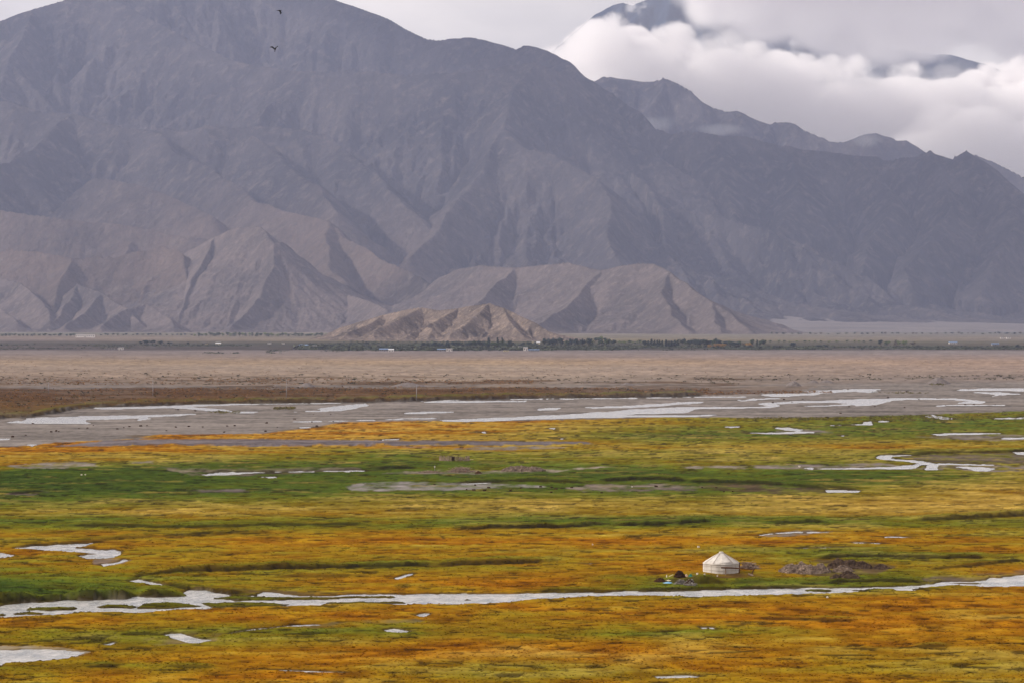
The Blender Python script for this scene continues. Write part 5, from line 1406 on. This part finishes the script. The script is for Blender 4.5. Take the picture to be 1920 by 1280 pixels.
p = place1(1258, 1082); b_ = MB(); b_.tube((-.35, 0, .08), (.4, .1, .38), .07, .06, 6)
o = b_.build('plank', plaster_c, None, False, p); tag(o, 'pale plank leaning on the left of the tall dark heap', 'plank')
mound('clod_heap', 1462, 1563, 1054, 1075.5, clod_grey, 'wide spread heap of grey brown clods right of the yurt', 'clod heap', None, .9, .10, 31, 60, 900, .24, lmat=clod_grey, peaks=[(-.5,.25,.5,.7,.75),(.1,-.3,.55,.5,.8),(.55,.0,.45,.6,.8),(-.1,.5,.5,.5,.85)])
mound('clod_heap', 1553, 1636, 1047.6, 1066.5, clod_brown, 'long dark brown clod heap behind the grey clods', 'clod heap', None, .55, .12, 32, 54, 520, .24, lmat=clod_brown, peaks=[(-.5,.2,.62,.8,1.0),(.0,.1,.75,.7,.9),(.55,-.1,.6,.6,.7)])
mound('clod_heap', 1633, 1671, 1057, 1066.6, clod_brown, 'low dark tail of clods at the right end of the heaps', 'clod heap', None, .5, .10, 33, 36, 110, .2, lmat=clod_brown)
mound('clod_heap', 1560, 1604, 1060, 1072, clod_grey, 'small grey clod heap in front of the long brown one', 'clod heap', None, .6, .12, 34, 40, 240, .22, lmat=clod_grey)
mound('clod_heap', 1556, 1618, 1071.6, 1085, clod_brown, 'nearest dark clod heap above the stream bank', 'clod heap', None, .5, .12, 35, 44, 260, .22, lmat=clod_brown, peaks=[(.1,0,.7,.9,1.0),(-.6,-.1,.4,.5,.5)])
mound('white_stone', 1572.5, 1582.5, 1055.4, 1062.6, plaster_c, 'white stone sitting on the clod heaps', 'stone', None, .7, .1, 36, 14)
stone_m = simple_mat('pale_stone', (214, 204, 192), (180, 170, 160), 2.0)
for i, (px, py, s_) in enumerate(((1309.7,1026.2,.32),(1307,1078.6,.26),(153,890,.3),(160,889.4,.3),(1499,874.8,.4),(1551,1119.4,.22),(1321,1079,.2),(1345,1080,.2),(1111,1021,.2),(1185,913,.3))):
    b_ = MB(); b_.lump((0, 0, .1), s_, random.Random(i)); o = b_.build('stone', stone_m, None, False, place1(px, py)); tag(o, 'small pale stone lying in the short grass', 'stone', 'pale stones in the grass')

# ------------------------------------------------------------------ birds
feather = simple_mat('black_feathers', (22, 20, 22), (12, 11, 13), 8.0, 0.7, 0.2)
def bird(px, py, Y, up, heading, bank, label, sweep=0.12, pitch=0.0):
    bm = bmesh.new()
    # lofted body from beak to tail, rings of 8
    prof = [(.30,.006,0),(.25,.022,.004),(.21,.038,.006),(.16,.04,.002),(.10,.062,-.008),(0,.078,-.014),(-.10,.064,-.008),(-.18,.04,0),(-.24,.03,.004),(-.36,.05,.004),(-.40,.045,.004)]
    rings = []
    for i, (x, r, z) in enumerate(prof):
        flat_ = .22 if i >= 9 else (.5 if i == 8 else 1.0)
        rings.append([bm.verts.new((x, math.cos(a) * r * (1.5 if i >= 9 else 1), z + math.sin(a) * r * flat_)) for a in [2 * math.pi * k / 8 for k in range(8)]])
    faces = {}
    for i in range(len(rings) - 1):
        for k in range(8):
            faces[(i, k)] = bm.faces.new((rings[i][k], rings[i][(k + 1) % 8], rings[i + 1][(k + 1) % 8], rings[i + 1][k]))
    bm.faces.new(rings[0][::-1]); bm.faces.new(rings[-1])
    # wings grown out of the flanks: rows of (leading, trailing) points, 3 cm thick at the root
    for sgn, k in ((1, 0), (-1, 4)):
        kk2 = (k + 7) % 8 if sgn > 0 else k - 1
        for i in (4, 5):
            for q in ((kk2), ):
                if (i, q % 8) in faces: bm.faces.remove(faces.pop((i, q % 8)))
        a, b2 = (kk2) % 8, (kk2 + 1) % 8
        loop = [rings[4][a], rings[5][a], rings[6][a], rings[6][b2], rings[5][b2], rings[4][b2]]
        prev = loop
        for t_, ch, sw, th in ((.16, .24, .02, .016), (.32, .23, .05, .012), (.46, .17, -.02, .008), (.58, .06, -sweep, .004)):
            lift = up * (t_ - .05) if t_ < .34 else up * .29 + (t_ - .34) * up * .75
            y = sgn * t_ * math.cos(min(abs(up), 1.1) * .7); z = lift
            pts = [(sw + ch * .5, y, z - th), (sw, y, z - th), (sw - ch * .5, y, z - th * .5), (sw - ch * .5, y, z + th * .5), (sw, y, z + th), (sw + ch * .5, y, z + th)]
            cur = [bm.verts.new(q) for q in pts]
            for j in range(6):
                bm.faces.new((prev[j], prev[(j + 1) % 6], cur[(j + 1) % 6], cur[j]))
            prev = cur
        bm.faces.new(prev)
    bmesh.ops.recalc_face_normals(bm, faces=bm.faces)
    me = bpy.data.meshes.new('bird'); bm.to_mesh(me); bm.free(); me.materials.append(feather)
    me.polygons.foreach_set('use_smooth', [True] * len(me.polygons))
    o = bpy.data.objects.new('bird', me); C.objects.link(o)
    o.location = at(px, py, Y); o.rotation_euler = (bank, pitch, heading)
    tag(o, label, 'bird', 'birds in the air')
bird(524.3, 20.3, 330, -.55, math.radians(35), math.radians(28), 'upper black bird with drooping wings in front of the mountain')
bird(516, 92.4, 310, .95, math.radians(84), math.radians(-6), 'lower black bird with wings raised in a V', pitch=math.radians(-48))

# ------------------------------------------------------------------ standing grass on the near meadow
def grass():
    r = np.random.default_rng(17)
    n = 70000
    py = 790 + (1295 - 790) * r.uniform(0, 1, n) ** 0.85; px = r.uniform(-60, 1980, n)
    X, Y, z, col, gmask, sdw = ground_fields(px, py)
    keep = (gmask > 0.6) & (sdw < -0.3) & (r.random(n) < 0.35 + 0.65 * vnoise(X / 3.0, Y / 5.0, 88))
    X, Y, z, col, py = X[keep], Y[keep], z[keep], col[keep], py[keep]
    m = len(X)
    h = r.uniform(.04, .12, m) * (0.7 + 0.6 * vnoise(X / 7.0, Y / 12.0, 91)); w = r.uniform(.12, .30, m)
    T = []; K = []
    for k in range(3):
        th = r.uniform(0, 6.283, m); lx = r.uniform(-.12, .16, m); ly = r.uniform(-.1, .1, m)
        bx, by = np.cos(th) * w, np.sin(th) * w * 0.6
        ox, oy = r.uniform(-.12, .12, m), r.uniform(-.2, .2, m)
        T.append(np.stack([np.stack([X + ox - bx, Y + oy - by, z - .03], -1), np.stack([X + ox + bx, Y + oy + by, z - .03], -1), np.stack([X + ox + lx, Y + oy + ly, z + h * r.uniform(.7, 1.2, m)], -1)], 1))
        K.append(np.repeat((col * (r.uniform(.88, 1.22, m))[:, None] * ALB)[:, None, :], 3, 1))
    T = np.concatenate(T, 0).reshape(-1, 3); K = np.clip(np.concatenate(K, 0).reshape(-1, 3), 0, 1)
    nf = len(T) // 3
    me = bpy.data.meshes.new('grass')
    me.vertices.add(len(T)); me.vertices.foreach_set('co', T.astype(np.float32).reshape(-1))
    me.loops.add(len(T)); me.loops.foreach_set('vertex_index', np.arange(len(T), dtype=np.int32))
    me.polygons.add(nf); me.polygons.foreach_set('loop_start', np.arange(nf, dtype=np.int32) * 3)
    me.update(calc_edges=True)
    a = me.attributes.new('Col', 'FLOAT_COLOR', 'POINT'); a.data.foreach_set('color', np.concatenate([K, np.ones((len(K), 1))], 1).astype(np.float32).reshape(-1))
    mt, t, b = material('meadow_grass_blades', 1.0, 0.0)
    va = N(t, 'ShaderNodeVertexColor', layer_name='Col'); t.links.new(va.outputs[0], b.inputs['Base Color'])
    me.materials.append(mt)
    o = bpy.data.objects.new('grass', me); C.objects.link(o)
    tag(o, 'orange and green grass tufts covering the wet meadow', 'grass', kind='stuff')
grass()
